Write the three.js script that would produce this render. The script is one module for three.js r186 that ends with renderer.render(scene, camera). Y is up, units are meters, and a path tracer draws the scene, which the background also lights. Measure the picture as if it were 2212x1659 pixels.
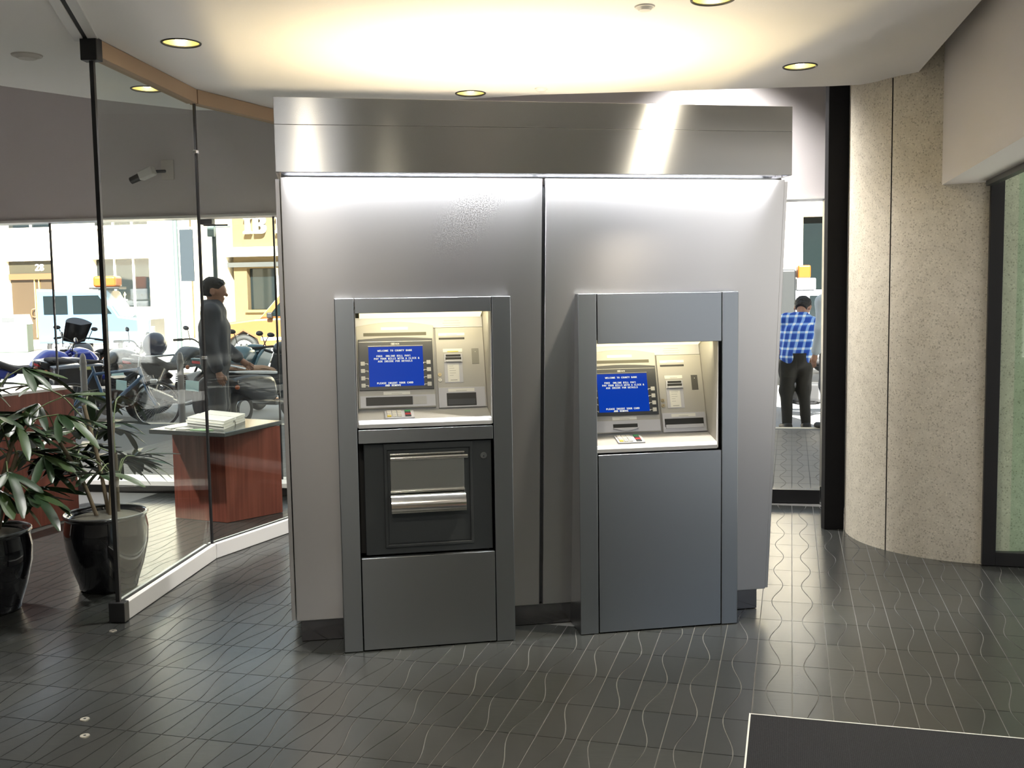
import * as THREE from 'three';
import { RoundedBoxGeometry } from 'three/addons/geometries/RoundedBoxGeometry.js';
import { mergeGeometries, mergeVertices } from 'three/addons/utils/BufferGeometryUtils.js';
import { RectAreaLightUniformsLib } from 'three/addons/lights/RectAreaLightUniformsLib.js';
import { ImprovedNoise } from 'three/addons/math/ImprovedNoise.js';
import { FontLoader } from 'three/addons/loaders/FontLoader.js';
import { TextGeometry } from 'three/addons/geometries/TextGeometry.js';

// ---------------------------------------------------------------- camera, sky, sun, exposure
const scene = new THREE.Scene();
const camera = new THREE.PerspectiveCamera(41.216, 2212 / 1659, 0.05, 400);
camera.position.set(0, 1.55, 0);
camera.rotation.order = 'YXZ';
camera.rotation.set(-0.0865, 0, -0.01512);
const renderer = new THREE.WebGLRenderer({ antialias: true });
renderer.toneMapping = THREE.LinearToneMapping;
renderer.toneMappingExposure = 1.42;
renderer.shadowMap.enabled = true;
RectAreaLightUniformsLib.init();
scene.background = new THREE.Color().setRGB(0.70, 0.80, 0.93);

const sun = new THREE.DirectionalLight(new THREE.Color().setRGB(1, 0.95, 0.88), 35);
sun.position.set(2, 26, 12);
sun.target.position.set(-3, 0, -20);
sun.castShadow = true;
sun.shadow.camera.left = -50; sun.shadow.camera.right = 50; sun.shadow.camera.top = 50; sun.shadow.camera.bottom = -50;
sun.shadow.camera.near = 1; sun.shadow.camera.far = 140; sun.shadow.mapSize.set(2048, 2048);
scene.add(sun, sun.target);
// ---------------------------------------------------------------- helpers
const V = (x, y, z) => new THREE.Vector3(x, y, z);
let seed = 7;
const rnd = () => { seed = (seed * 16807) % 2147483647; return (seed & 0xfffffff) / 0x10000000; };
const rr = (a, b) => a + (b - a) * rnd();
const noise = new ImprovedNoise();
const taken = {};
const numbered = (n) => { const k = taken[n] = (taken[n] ?? -1) + 1; return k ? n + '_' + String(k).padStart(3, '0') : n; };
function put(name, geo, mat, parent, label) {
  const g = Array.isArray(geo) ? join(geo) : geo;
  const m = new THREE.Mesh(g, mat);
  m.name = parent ? name : numbered(name);
  m.castShadow = m.receiveShadow = true;
  if (label) m.userData.label = label;
  (parent ?? scene).add(m);
  return m;
}
function tag(o, label, category, group) { o.userData.label = label; o.userData.category = category; if (group) o.userData.group = group; return o; }
function thing(name, label, category, pos = [0, 0, 0], turn = 0, group) {
  const o = new THREE.Group(); o.name = numbered(name); o.position.set(...pos); o.rotation.y = turn; scene.add(o);
  return tag(o, label, category, group);
}
function struct(name, geo, mat, label) { const m = put(name, geo, mat); m.userData.kind = 'structure'; if (label) m.userData.label = label; return m; }
function planar(g) {                       // uv in metres, by the axis a face looks along
  if (g.index) g = g.toNonIndexed();
  const p = g.attributes.position, n = g.attributes.normal, uv = new Float32Array(p.count * 2);
  for (let i = 0; i < p.count; i++) {
    const ax = Math.abs(n.getX(i)), ay = Math.abs(n.getY(i)), az = Math.abs(n.getZ(i));
    const [u, v] = az >= ax && az >= ay ? [p.getX(i), p.getY(i)] : ax >= ay ? [p.getZ(i), p.getY(i)] : [p.getX(i), p.getZ(i)];
    uv[2 * i] = u; uv[2 * i + 1] = v;
  }
  g.setAttribute('uv', new THREE.BufferAttribute(uv, 2));
  return g;
}
function join(list) {
  const gs = list.map((g) => {
    let q = g.index ? g.toNonIndexed() : g;
    for (const k of Object.keys(q.attributes)) if (!['position', 'normal', 'uv'].includes(k)) q.deleteAttribute(k);
    if (!q.attributes.normal) q.computeVertexNormals();
    if (!q.attributes.uv) q.setAttribute('uv', new THREE.BufferAttribute(new Float32Array(q.attributes.position.count * 2), 2));
    return q;
  });
  return mergeGeometries(gs);
}
// box from limits; r rounds its edges
function bx(x0, x1, y0, y1, z0, z1, r = 0) {
  const w = Math.abs(x1 - x0), h = Math.abs(y1 - y0), d = Math.abs(z1 - z0);
  const g = r ? new RoundedBoxGeometry(w, h, d, 2, Math.min(r, w / 2.01, h / 2.01, d / 2.01)) : new THREE.BoxGeometry(w, h, d);
  g.translate((x0 + x1) / 2, (y0 + y1) / 2, (z0 + z1) / 2);
  return planar(g);
}
function cyl(r0, r1, h, x, y, z, seg = 24) { const g = new THREE.CylinderGeometry(r1, r0, h, seg); g.translate(x, y + h / 2, z); return g; }
function rod(a, b, r, seg = 10, r2 = r) {   // straight bar from a to b
  const A = V(...a), B = V(...b), d = B.clone().sub(A), L = d.length();
  const g = new THREE.CylinderGeometry(r2, r, L, seg); g.translate(0, L / 2, 0);
  g.applyQuaternion(new THREE.Quaternion().setFromUnitVectors(V(0, 1, 0), d.normalize())); g.translate(A.x, A.y, A.z);
  return g;
}
function tube(pts, r, seg = 24, rad = 8, closed = false) { return new THREE.TubeGeometry(new THREE.CatmullRomCurve3(pts.map((p) => V(...p)), closed, 'catmullrom', 0.4), seg, r, rad, closed); }
function poly(pts, depth, bevel = 0, holes = [], seg = 2) {     // outline in x,y extruded along z from 0 to depth
  const s = new THREE.Shape(pts.map((p) => new THREE.Vector2(...p)));
  for (const h of holes) s.holes.push(h.isPath ? h : new THREE.Path(h.map((p) => new THREE.Vector2(...p))));
  const g = new THREE.ExtrudeGeometry(s, { depth: depth - 2 * bevel, bevelEnabled: bevel > 0, bevelThickness: bevel, bevelSize: bevel, bevelOffset: -bevel, bevelSegments: seg, curveSegments: 24, steps: 1 });
  g.translate(0, 0, bevel);
  return planar(g);
}
function blob(pts, width, bevel, seg = 4) {   // smooth outline, symmetric about z = 0, rounded over
  const c = new THREE.CatmullRomCurve3(pts.map((p) => V(p[0], p[1], 0)), true, 'catmullrom', 0.5).getPoints(pts.length * 5);
  c.pop();
  const s = new THREE.Shape(c.map((p) => new THREE.Vector2(p.x, p.y)));
  const g = new THREE.ExtrudeGeometry(s, { depth: Math.max(width - 2 * bevel, 0.002), bevelEnabled: true, bevelThickness: bevel, bevelSize: bevel, bevelOffset: -bevel, bevelSegments: seg, steps: 1 });
  g.translate(0, 0, -Math.max(width - 2 * bevel, 0.002) / 2);
  let q = g; q.deleteAttribute('uv'); q.deleteAttribute('normal'); q = mergeVertices(q, 1e-4); q.computeVertexNormals();
  return planar(q);
}
const flatXZ = (g) => { g.rotateX(-Math.PI / 2); return g; };   // outline (x, -z) to a slab with top at y = depth

// ---------------------------------------------------------------- procedural textures
function tex(w, h, f, srgb = true) {
  const d = new Uint8Array(w * h * 4);
  for (let y = 0; y < h; y++) for (let x = 0; x < w; x++) {
    const c = f(x, y), o = (y * w + x) * 4;
    if (typeof c === 'number') d[o] = d[o + 1] = d[o + 2] = Math.max(0, Math.min(255, c * 255));
    else for (let k = 0; k < 3; k++) d[o + k] = Math.max(0, Math.min(255, c[k] * 255));
    d[o + 3] = 255;
  }
  const t = new THREE.DataTexture(d, w, h, THREE.RGBAFormat);
  t.wrapS = t.wrapT = THREE.RepeatWrapping; t.magFilter = THREE.LinearFilter; t.minFilter = THREE.LinearMipmapLinearFilter; t.generateMipmaps = true;
  if (srgb) t.colorSpace = THREE.SRGBColorSpace;
  t.needsUpdate = true;
  return t;
}
const scaled = (t, sx, sy = sx, ox = 0, oy = 0) => { const c = t.clone(); c.repeat.set(sx, sy); c.offset.set(ox, oy); c.needsUpdate = true; return c; };
function wrapNoise(x, y, w, h, fx, fy, z = 0) {   // tiling value noise
  const a = (x / w) * Math.PI * 2, b = (y / h) * Math.PI * 2;
  return noise.noise(Math.cos(a) * fx + 9, Math.sin(a) * fx + Math.cos(b) * fy + 3, Math.sin(b) * fy + z);
}
const streakRows = Array.from({ length: 512 }, () => rnd());
const rowSoft = (y, n) => { const v = ((y / 512) * n) % n, i = Math.floor(v), f = v - i, s = f * f * (3 - 2 * f); return streakRows[i % n] * (1 - s) + streakRows[(i + 1) % n] * s; };
const texStreak = tex(512, 512, (x, y) => {            // brushing along x
  const a = streakRows[y], b = streakRows[(y * 7 + 91) & 511];
  return 0.52 + 0.26 * (a - 0.5) + 0.14 * (b - 0.5) * Math.sin(x / 512 * Math.PI * 2 + b * 9) + 0.1 * (rnd() - 0.5);
}, false);
const chips = new Float32Array(512 * 512);            // stones of the exposed aggregate
for (let i = 0; i < 17000; i++) { const cx = rnd() * 512, cy = rnd() * 512, r = rr(0.5, 1.9), v = rnd() < 0.45 ? rr(-0.17, -0.04) : rr(-0.04, 0.06); for (let y = -3; y <= 3; y++) for (let x = -3; x <= 3; x++) if (x * x + y * y < r * r) chips[(((cy + y) | 0) & 511) * 512 + (((cx + x) | 0) & 511)] = v; }
const texSpeck = tex(512, 512, (x, y) => {
  const k = 0.035 * wrapNoise(x, y, 512, 512, 3, 3, 5) + chips[y * 512 + x] + 0.05 * (rnd() - 0.5);
  return [0.83 + k, 0.80 + k, 0.735 + k];
});
const texSpeckBump = tex(256, 256, () => { const r = rnd(); return r < 0.06 ? 0.1 : r > 0.9 ? 0.9 : 0.5 + 0.2 * (rnd() - 0.5); }, false);
const texWood = tex(256, 512, (x, y) => {
  const g = 0.07 * wrapNoise(x, y, 256, 512, 7, 0.5, 4) + 0.05 * wrapNoise(x, y, 256, 512, 2, 0.8, 9);
  return [0.46 + g, 0.24 + g * 0.8, 0.185 + g * 0.7];
});
const texTile = tex(512, 512, (x, y) => {              // slate face with fine cross striation
  const a = rowSoft(y, 60) - 0.5, n = wrapNoise(x, y, 512, 512, 2.2, 5, 1);
  const k = 0.01 * a + 0.03 * n;
  return [0.265 + k, 0.27 + k, 0.262 + k];
});
const texPaint = tex(256, 256, (x, y) => 0.5 + 0.25 * wrapNoise(x, y, 256, 256, 6, 6) + 0.3 * (rnd() - 0.5), false);
const texCarpet = tex(256, 256, (x, y) => { const k = 0.16 * (rnd() - 0.5) + 0.03 * Math.sin(x * 0.8); return [0.135 + k, 0.138 + k, 0.16 + k]; });
const texStone = tex(256, 256, (x, y) => { const k = 0.05 * wrapNoise(x, y, 256, 256, 3, 3) + 0.05 * (rnd() - 0.5); return [0.86 + k, 0.82 + k, 0.74 + k]; });

// ---------------------------------------------------------------- materials
const std = (color, rough = 0.6, metal = 0, more = {}) => new THREE.MeshPhysicalMaterial({ color, roughness: rough, metalness: metal, ...more });
const lin = (r, g, b) => new THREE.Color().setRGB(r, g, b);
const M = {
  plaster: std(lin(0.87, 0.855, 0.84), 0.9, 0, { bumpMap: scaled(texPaint, 3), bumpScale: 0.0006 }),
  plasterWarm: std(lin(0.66, 0.62, 0.585), 0.9, 0, { bumpMap: scaled(texPaint, 3), bumpScale: 0.0006 }),
  wallGrey: std(lin(0.60, 0.565, 0.57), 0.9, 0, { bumpMap: scaled(texPaint, 3), bumpScale: 0.0006 }),
  concrete: std(0xffffff, 0.92, 0, { map: scaled(texSpeck, 0.8), bumpMap: scaled(texSpeckBump, 0.8), bumpScale: 0.0005 }),
  black: std(lin(0.012, 0.012, 0.013), 0.42),
  blackMatte: std(lin(0.012, 0.012, 0.013), 0.85, 0, { specularIntensity: 0.3 }),
  blackGloss: std(lin(0.008, 0.008, 0.009), 0.12),
  rubber: std(lin(0.014, 0.014, 0.014), 0.7),
  whiteRail: std(lin(0.70, 0.69, 0.67), 0.38),
  bronze: std(lin(0.44, 0.31, 0.20), 0.5, 0.25),
  header: std(lin(0.50, 0.495, 0.485), 0.26, 1, { anisotropy: 1, anisotropyRotation: Math.PI / 2 }),
  panel: std(lin(0.52, 0.505, 0.50), 0.28, 1, { anisotropy: 0.85, anisotropyRotation: Math.PI / 2 }),
  frameSteel: std(lin(0.27, 0.285, 0.30), 0.29, 1, { anisotropy: 0.75, anisotropyRotation: Math.PI / 2 }),
  darkSteel: std(lin(0.10, 0.105, 0.11), 0.45, 0.7),
  charcoal: std(lin(0.035, 0.039, 0.042), 0.5, 0.2),
  cavity: std(lin(0.01, 0.01, 0.01), 0.7),
  chrome: std(lin(0.72, 0.72, 0.71), 0.14, 1),
  satin: std(lin(0.42, 0.42, 0.40), 0.33, 1),
  abs: std(lin(0.46, 0.46, 0.465), 0.5),
  absWarm: std(lin(0.45, 0.44, 0.42), 0.5),
  absLight: std(lin(0.54, 0.545, 0.60), 0.48),
  bezel: std(lin(0.045, 0.048, 0.055), 0.42),
  slotDark: std(lin(0.02, 0.02, 0.02), 0.5),
  slotOlive: std(lin(0.11, 0.105, 0.08), 0.6),
  sticker: std(lin(0.82, 0.81, 0.77), 0.6),
  key: std(lin(0.62, 0.61, 0.58), 0.5),
  wood: std(0xffffff, 0.42, 0, { map: scaled(texWood, 1.6, 0.8) }),
  woodDark: std(lin(0.55, 0.5, 0.5), 0.45, 0, { map: scaled(texWood, 1.6, 0.8, 0.3, 0.2) }),
  granite: std(lin(0.055, 0.06, 0.058), 0.18),
  grout: std(lin(0.125, 0.125, 0.12), 0.9),
  carpet: std(0xffffff, 1, 0, { map: scaled(texCarpet, 5), bumpMap: scaled(texPaint, 22), bumpScale: 0.004 }),
  paper: std(lin(0.78, 0.76, 0.68), 0.8),
  paperGreen: std(lin(0.35, 0.5, 0.3), 0.7),
  stone: std(0xffffff, 0.85, 0, { map: scaled(texStone, 0.6) }),
  tanStone: std(lin(0.17, 0.13, 0.075), 0.85, 0, { map: scaled(texStone, 0.6, 0.6, 0.4, 0.1) }),
  asphalt: std(lin(0.30, 0.30, 0.30), 0.9, 0, { bumpMap: scaled(texSpeckBump, 2), bumpScale: 0.003 }),
};
const glass = (r, g, b, ior = 1.5) => new THREE.MeshPhysicalMaterial({ color: lin(r, g, b), roughness: 0.0, metalness: 0, transmission: 1, thickness: 0, ior });
M.glass = glass(0.93, 0.955, 0.94, 1.45); M.glass.specularIntensity = 0.32;
M.window = glass(0.95, 0.965, 0.955); M.window.specularIntensity = 0.5;
M.greenGlass = glass(0.90, 0.985, 0.93, 1.7);
const glow = (r, g, b, base = 0.8) => new THREE.MeshStandardMaterial({ color: lin(base, base, base), emissive: lin(r, g, b), emissiveIntensity: 1, roughness: 0.6 });
const tileMats = [[1, 1, 1], [0.93, 0.95, 0.95], [1.07, 1.05, 1.02], [1.0, 1.0, 0.95]].map((c, i) => std(lin(...c.map((x) => x * 0.58)), 0.25 + 0.01 * i, 0, {
  map: scaled(texTile, 1.7, 3.1, i * 0.27, i * 0.41), specularIntensity: 1 }));
// ---------------------------------------------------------------- the room: floor of slate tiles cut by straight and wavy joints
const PHI = 0.26742, TP = 0.1455, TL = 0.3, TB0 = 0.0155, TA0 = 4.279;      // turn, width, length and origin of the tile grid
const tileAt = (b, a, y = 0) => V(b * Math.cos(PHI) + a * Math.sin(PHI), y, b * Math.sin(PHI) - a * Math.cos(PHI));
function halfTile(e, side, gap = 0.0019, thick = 0.005) {
  const N = 8, P = [], I = [], uv = [], nor = [], amp = 0.0255;
  const wave = (a) => e * amp * Math.cos(Math.PI * (a + TL / 2) / TL);
  const L = [], R = [];
  for (let i = 0; i <= N; i++) {
    const a = -TL / 2 + gap + (TL - 2 * gap) * i / N, w = wave(a);
    L.push([side < 0 ? -TP / 2 + gap : w + gap, a]); R.push([side < 0 ? w - gap : TP / 2 - gap, a]);
  }
  const quad = (p, q, r, s, n) => { const o = P.length / 3; for (const k of [p, q, r, s]) { P.push(...k); nor.push(...n); uv.push(k[0], -k[2]); } I.push(o, o + 1, o + 2, o, o + 2, o + 3); };
  const top = (p) => [p[0], 0, -p[1]], low = (p) => [p[0], -thick, -p[1]];
  for (let i = 0; i < N; i++) {
    quad(top(L[i]), top(R[i]), top(R[i + 1]), top(L[i + 1]), [0, 1, 0]);
    const cut = side < 0 ? R : L;
    if (side < 0) quad(top(cut[i]), low(cut[i]), low(cut[i + 1]), top(cut[i + 1]), [1, 0, 0]);
    else quad(top(cut[i + 1]), low(cut[i + 1]), low(cut[i]), top(cut[i]), [-1, 0, 0]);
  }
  if (side < 0) quad(top(L[N]), low(L[N]), low(L[0]), top(L[0]), [-1, 0, 0]); else quad(top(R[0]), low(R[0]), low(R[N]), top(R[N]), [1, 0, 0]);
  quad(top(L[0]), low(L[0]), low(R[0]), top(R[0]), [0, 0, 1]); quad(top(R[N]), low(R[N]), low(L[N]), top(L[N]), [0, 0, -1]);
  const g = new THREE.BufferGeometry();
  g.setAttribute('position', new THREE.Float32BufferAttribute(P, 3)); g.setAttribute('normal', new THREE.Float32BufferAttribute(nor, 3)); g.setAttribute('uv', new THREE.Float32BufferAttribute(uv, 2)); g.setIndex(I);
  return g;
}
const half = { '-1-1': halfTile(-1, -1), '-11': halfTile(-1, 1), '1-1': halfTile(1, -1), '11': halfTile(1, 1) };
const ST = { x: -2.8, z: -8.18, turn: -0.17478 };                          // the street front: its line, outward is local -z
const stM = new THREE.Matrix4().makeRotationY(ST.turn).setPosition(ST.x, 0, ST.z);
const stAt = (s, y, t) => V(s, y, -t).applyMatrix4(stM);
const onSt = (g) => { g.applyMatrix4(stM); return g; };
const stInv = stM.clone().invert();

const floor = struct('floor', bx(-7.6, 5.4, -0.25, -0.0028, -9.2, 4.2), M.grout, 'pale grout bed of the lobby floor between dark slate tiles');
{
  const cam = V(0, 1.55, 0), list = [], down = Math.sin(0.0865), fwd = Math.cos(0.0865);
  for (let k = -34; k < 16; k++) for (let j = -6; j < 17; j++) {
    const c = tileAt(TB0 + (k + 0.5) * TP, TA0 + (j + 0.5) * TL), w = c.clone().applyMatrix4(stInv);
    if (w.z < 0.02 || c.x < -5.2 || c.x > 3.6 || c.z > -2.4) continue;
    const d = c.clone().sub(cam), dep = -d.z * fwd - d.y * down, px = d.x / dep * 2206 + 1106, py = 829 - (d.y * fwd - d.z * down) / dep * 2206;
    const kd = c.clone().sub(V(-0.786, 0, -4.345)), ku = kd.x * Math.cos(0.179) - kd.z * Math.sin(0.179), kw = kd.x * Math.sin(0.179) + kd.z * Math.cos(0.179);
    if (ku > -0.1 && ku < 2 && kw < -0.25 && kw > -1.3) continue;          // under the cabinet
    const under = k >= -1 && TA0 + (j + 1) * TL < 3.74;                    // under the mat
    const seen = px > -40 && px < 2250 && py < 1680 && !under && !(px > 640 && px < 1640 && py < 1370);
    for (const side of [-1, 1]) list.push({ c, e: (k % 2 === 0 ? -1 : 1) * (j % 2 === 0 ? 1 : -1), side, size: seen ? 1 / dep ** 3 : 1e-6 / dep, m: (Math.abs(k * 7 + j * 13 + (k * j) % 5)) % 4 });
  }
  list.sort((a, b) => b.size - a.size);
  list.slice(0, 300).forEach((t) => { const m = put('tile', half['' + t.e + t.side], tileMats[t.m], floor); m.position.copy(t.c); m.rotation.y = -PHI; });
  const rest = list.slice(300).map((t) => { const g = half['' + t.e + t.side].clone(); g.rotateY(-PHI); g.translate(t.c.x, t.c.y, t.c.z); return g; });
  put('tiles', rest, tileMats[0], floor, 'farther dark slate floor tiles').userData.kind = 'stuff';
}

// ceiling slab with holes for the downlights
const CEIL = 2.765;
const lampSpots = [[-1.542, -4.96], [1.588, -5.665], [-0.223, -6.27], [0.86, -4.37], [-2.072, -6.0], [-0.5, -2.3], [0.35, -0.9]];
{
  const out = [[2.10, -6.19], [2.32, -5.913], [2.01, -4.44], [-0.16, 3.5], [-7.5, 3.5], [-7.5, -3.0], [-4.6, -3.8], [-2.845, -5.852], [-2.513, -6.243], [-2.011, -6.683], [-1.47, -6.76], [0.151, -6.35], [1.929, -6.22]];
  const holes = lampSpots.map(([x, z]) => { const p = new THREE.Path(); p.absarc(x, -z, 0.086, 0, Math.PI * 2, true); p.isPath = true; return p; });
  const g = flatXZ(poly(out.map(([x, z]) => [x, -z]), 0.22, 0, holes)); g.translate(0, CEIL, 0);
  struct('ceiling', planar(g), M.plaster, 'pale plaster lobby ceiling with round recessed lights');
}
{
  const holes = [[1.35, -6.95], [-4.2, -6.5]].map(([x, z]) => { const p = new THREE.Path(); p.absarc(x, -z, 0.086, 0, Math.PI * 2, true); p.isPath = true; return p; });
  const g = flatXZ(poly([[-7.7, -4.6], [4.5, -4.6], [4.5, 8.9], [-7.7, 8.9]], 0.2, 0, holes)); g.translate(0, 3.5, 0);
  struct('ceiling', planar(g), M.wallGrey, 'upper ceiling above the dropped lobby ceiling');
}
struct('roof', bx(-14, 4.5, 3.7, 8.2, -9.2, 9.5), M.stone, 'upper storey of the bank building');

// street front: wall over the windows, sill, glass
struct('wall_back', onSt(bx(-5.2, 5.75, 2.215, 3.5, -0.26, 0)), M.wallGrey, 'plain wall above the street windows');
struct('wall_left', bx(-7.7, -7.5, 0, 3.5, -9.3, 3.6), M.wallGrey, 'far side wall of the bank');
struct('wall_front', bx(-7.5, -0.35, 0, 3.5, 3.5, 3.7), M.plasterWarm, 'wall behind the photographer');
struct('trim_1', onSt(bx(-5.2, 5.15, 2.196, 2.215, -0.2, 0.025)), M.whiteRail, 'cream window head trim');
struct('trim_2', onSt(bx(-5.2, 4.74, 0.066, 0.104, -0.22, 0.07, 0.004)), M.whiteRail, 'white window sill ledge');
struct('baseboard_back', onSt(bx(-5.2, 4.74, 0, 0.066, -0.2, 0.03)), M.black, 'black base under the window sill');
[[-5.2, -1.005], [-1.0, 0.935], [0.94, 2.8], [2.805, 4.74]].forEach(([a, b], i) => {
  const w = struct('window_' + (i + 1), onSt(bx(a + 0.004, b - 0.004, 0.104, 2.196, -0.112, -0.1)), M.window, 'frameless street window pane');
  put('joint', onSt(bx(b - 0.004, b + 0.009, 0.104, 2.196, -0.113, -0.099)), M.black, w);
});
{
  const d = struct('door_1', onSt(bx(4.76, 5.11, 0.1, 2.19, -0.11, -0.1)), M.window, 'glass street door beside the black jamb');
  put('bottom_rail', onSt(bx(4.74, 5.13, 0.003, 0.1, -0.14, -0.06)), M.black, d);
  put('frame', onSt(bx(5.11, 5.16, 0.003, 2.196, -0.16, -0.04)), M.black, d);
  put('edge_strip', onSt(bx(5.098, 5.108, 0.003, 0.13, -0.06, -0.045)), M.chrome, d);
}
// black jamb and return wall left of the concrete column
struct('trim_3', bx(2.02, 2.148, 0, 3.5, -6.62, -6.545, 0.004), M.blackMatte, 'black steel jamb beside the concrete column');
struct('wall_right', (() => { const g = flatXZ(poly([[2.04, 6.62], [2.148, 6.62], [2.4, 7.3], [2.285, 7.3]], 3.5)); return planar(g); })(), M.blackMatte, 'black return wall beside the street door');

// concrete column, split by a vertical joint
{
  const cx = 2.854, cz = -6.346, r = 0.7309, seam = -1.064;
  const arc = (rad, a, b) => { const g = new THREE.CylinderGeometry(rad, rad, 3.5, 72, 1, true, a, b - a); g.translate(cx, 1.75, cz); const uv = g.attributes.uv; for (let i = 0; i < uv.count; i++) uv.setXY(i, uv.getX(i) * (b - a) * rad, uv.getY(i) * 3.5); return g; };
  const c = struct('wall_column', arc(r - 0.014, -Math.PI, Math.PI), M.grout, 'rounded exposed aggregate concrete column');
  put('concrete_panel', arc(r, -2.9, seam - 0.006), M.concrete, c);
  put('concrete_panel', arc(r, seam + 0.006, 1.1), M.concrete, c);
  put('concrete_panel', arc(r, 1.112, 3.37), M.concrete, c);
}
// plaster beam over the entrance, running towards the photographer
{
  const turn = Math.atan2(-0.2377, 0.9713), g = bx(0, 0.239, 2.127, 3.5, -0.25, 9.6);
  const mat = new THREE.Matrix4().makeRotationY(turn).setPosition(2.379, 0, -5.626);
  g.applyMatrix4(mat); struct('wall_beam', g, M.plasterWarm, 'plaster beam over the entrance');
  const t = bx(0.2, 0.239, 2.1, 2.127, 0, 9.4); t.applyMatrix4(mat); struct('trim_4', t, M.black, 'black head frame under the beam');
  const pier = bx(0.02, 0.22, 0, 2.127, 7.85, 8.3); pier.applyMatrix4(mat); struct('wall_added_pier', pier, M.concrete, 'added unseen concrete pier behind the photographer, narrows the bright opening');  // unseen pier, added to narrow the bright band mirrored in the header
  for (const [z0, z1, n] of [[3.7, 5.2, 6], [6.2, 7.7, 7]]) {              // glass leaves of the entrance, beside and behind the photographer
    const p = bx(0.215, 0.225, 0.1, 2.1, z0, z1); p.applyMatrix4(mat); const w = struct('window_' + n, p, M.greenGlass, 'glass leaf of the entrance');
    const q = join([bx(0.2, 0.239, 0.003, 0.1, z0, z1), bx(0.2, 0.239, 0.003, 2.1, z0 - 0.05, z0), bx(0.2, 0.239, 0.003, 2.1, z1, z1 + 0.05)]); q.applyMatrix4(mat); put('frame', q, M.black, w);
  }
}
// green glass side light in a black frame, right of the column
{
  const mat = new THREE.Matrix4().makeRotationY(-PHI).setPosition(2.622, 0, -5.625), on = (g) => { g.applyMatrix4(mat); return g; };
  const w = struct('window_5', on(bx(0.07, 2.2, 0.08, 3.48, -0.035, -0.025)), M.greenGlass, 'green tinted side light beside the column');
  put('mullion', on(bx(0, 0.07, 0.003, 3.48, -0.07, 0.01, 0.003)), M.black, w);
  put('bottom_rail', on(bx(0.07, 2.25, 0.003, 0.08, -0.07, 0.01, 0.003)), M.black, w);
  put('mullion', on(bx(2.2, 2.27, 0.003, 3.48, -0.07, 0.01)), M.black, w);
}
// ---------------------------------------------------------------- ceiling fittings
const KTURN = 0.179;
const warm = lin(1, 0.97, 0.93), gold = lin(1, 0.9, 0.72);
function downlight(x, z, label, on, group, level = 9, high = CEIL, cone = 0.95) {
  const t = thing('downlight', label, 'ceiling light', [x, high, z], 0, group);
  const ring = new THREE.TorusGeometry(0.088, 0.0055, 8, 40); ring.rotateX(Math.PI / 2); put('trim_ring', ring, M.black, t);
  const can = new THREE.LatheGeometry([[0.0855, -0.002], [0.083, 0.03], [0.062, 0.085], [0.045, 0.1]].map((p) => new THREE.Vector2(...p)), 36);
  put('reflector', can, M.reflector, t);
  put('can', cyl(0.0865, 0.0865, 0.12, 0, 0.0, 0, 24).translate(0, 0.103, 0), M.darkSteel, t);
  if (!on) return t;
  const bulb = new THREE.SphereGeometry(0.04, 20, 12); bulb.scale(1, 0.8, 1); bulb.translate(0, 0.038, 0);
  put('bulb', bulb, glow(9, 7.6, 4.6), t);
  const l = new THREE.SpotLight(cone > 1 || level === 17 ? gold : warm, level, 0, cone, 0.9, 2); l.position.set(x, high - 0.004, z); l.target.position.set(x, 0, z); l.castShadow = true; l.shadow.radius = 2; l.name = 'downlight_lamp';
  scene.add(l, l.target);
  return t;
}
M.reflector = std(lin(0.85, 0.78, 0.45), 0.35, 0.8);
const dlLabels = ['recessed downlight in the ceiling next to the glass partition', 'recessed downlight in the ceiling by the concrete column', 'recessed downlight above the steel cabinet, nearest the street wall', 'recessed downlight in front of the ceiling glow, by the smoke detector', 'recessed downlight behind the glass partition', 'recessed downlight behind the photographer, left one', 'recessed downlight behind the photographer, by the entrance'];
lampSpots.forEach(([x, z], i) => downlight(x, z, dlLabels[i], true, undefined, i === 4 ? 4 : i === 1 ? 2.8 : i > 4 ? 7 : i === 3 ? 17 : 16, CEIL, i > 4 ? 1.5 : 0.95));
downlight(1.35, -6.95, 'added wall-wash lamp hidden in the upper ceiling over the street door', true, undefined, 34, 3.497);  // added lamp, hidden by the dropped ceiling: washes the wall above the door
downlight(-4.2, -6.5, 'added wall-wash lamp hidden in the upper ceiling over the low desk', true, undefined, 70, 3.497);  // added lamp, also hidden: brightens the bank end of the back wall
// flat ceiling panel above the photographer, mirrored in the header
{
  const t = thing('ceiling_panel_light', 'flat white ceiling light panel above the photographer', 'ceiling light', [-0.28, CEIL - 0.03, -0.75], KTURN);
  put('frame', bx(-0.31, 0.31, 0.002, 0.028, -0.55, 0.55, 0.004), M.whiteRail, t); put('diffuser', bx(-0.28, 0.28, -0.004, 0.002, -0.52, 0.52), glow(3, 3.05, 3.1), t);
  const l = new THREE.RectAreaLight(lin(0.96, 0.98, 1), 6.5, 0.56, 1.04); l.position.set(-0.28, CEIL - 0.037, -0.75); l.rotation.order = 'YXZ'; l.rotation.set(-Math.PI / 2, KTURN, 0); scene.add(l);
}
function capDisc(name, label, cat, x, z, r, m) {
  const t = thing(name, label, cat, [x, CEIL, z]);
  put('base', cyl(r, r * 1.05, 0.006, 0, -0.006, 0, 28), m, t); put('cap', cyl(r * 0.6, r * 0.85, 0.012, 0, -0.018, 0, 28), m, t);
}
capDisc('smoke_detector', 'small white round detector on the ceiling above the cabinet front', 'detector', 0.588, -4.46, 0.042, M.whiteRail);
capDisc('sprinkler_cap', 'tiny round sprinkler cap on the ceiling behind the cabinet top', 'sprinkler', 0.2, -6.16, 0.038, M.whiteRail);
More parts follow.
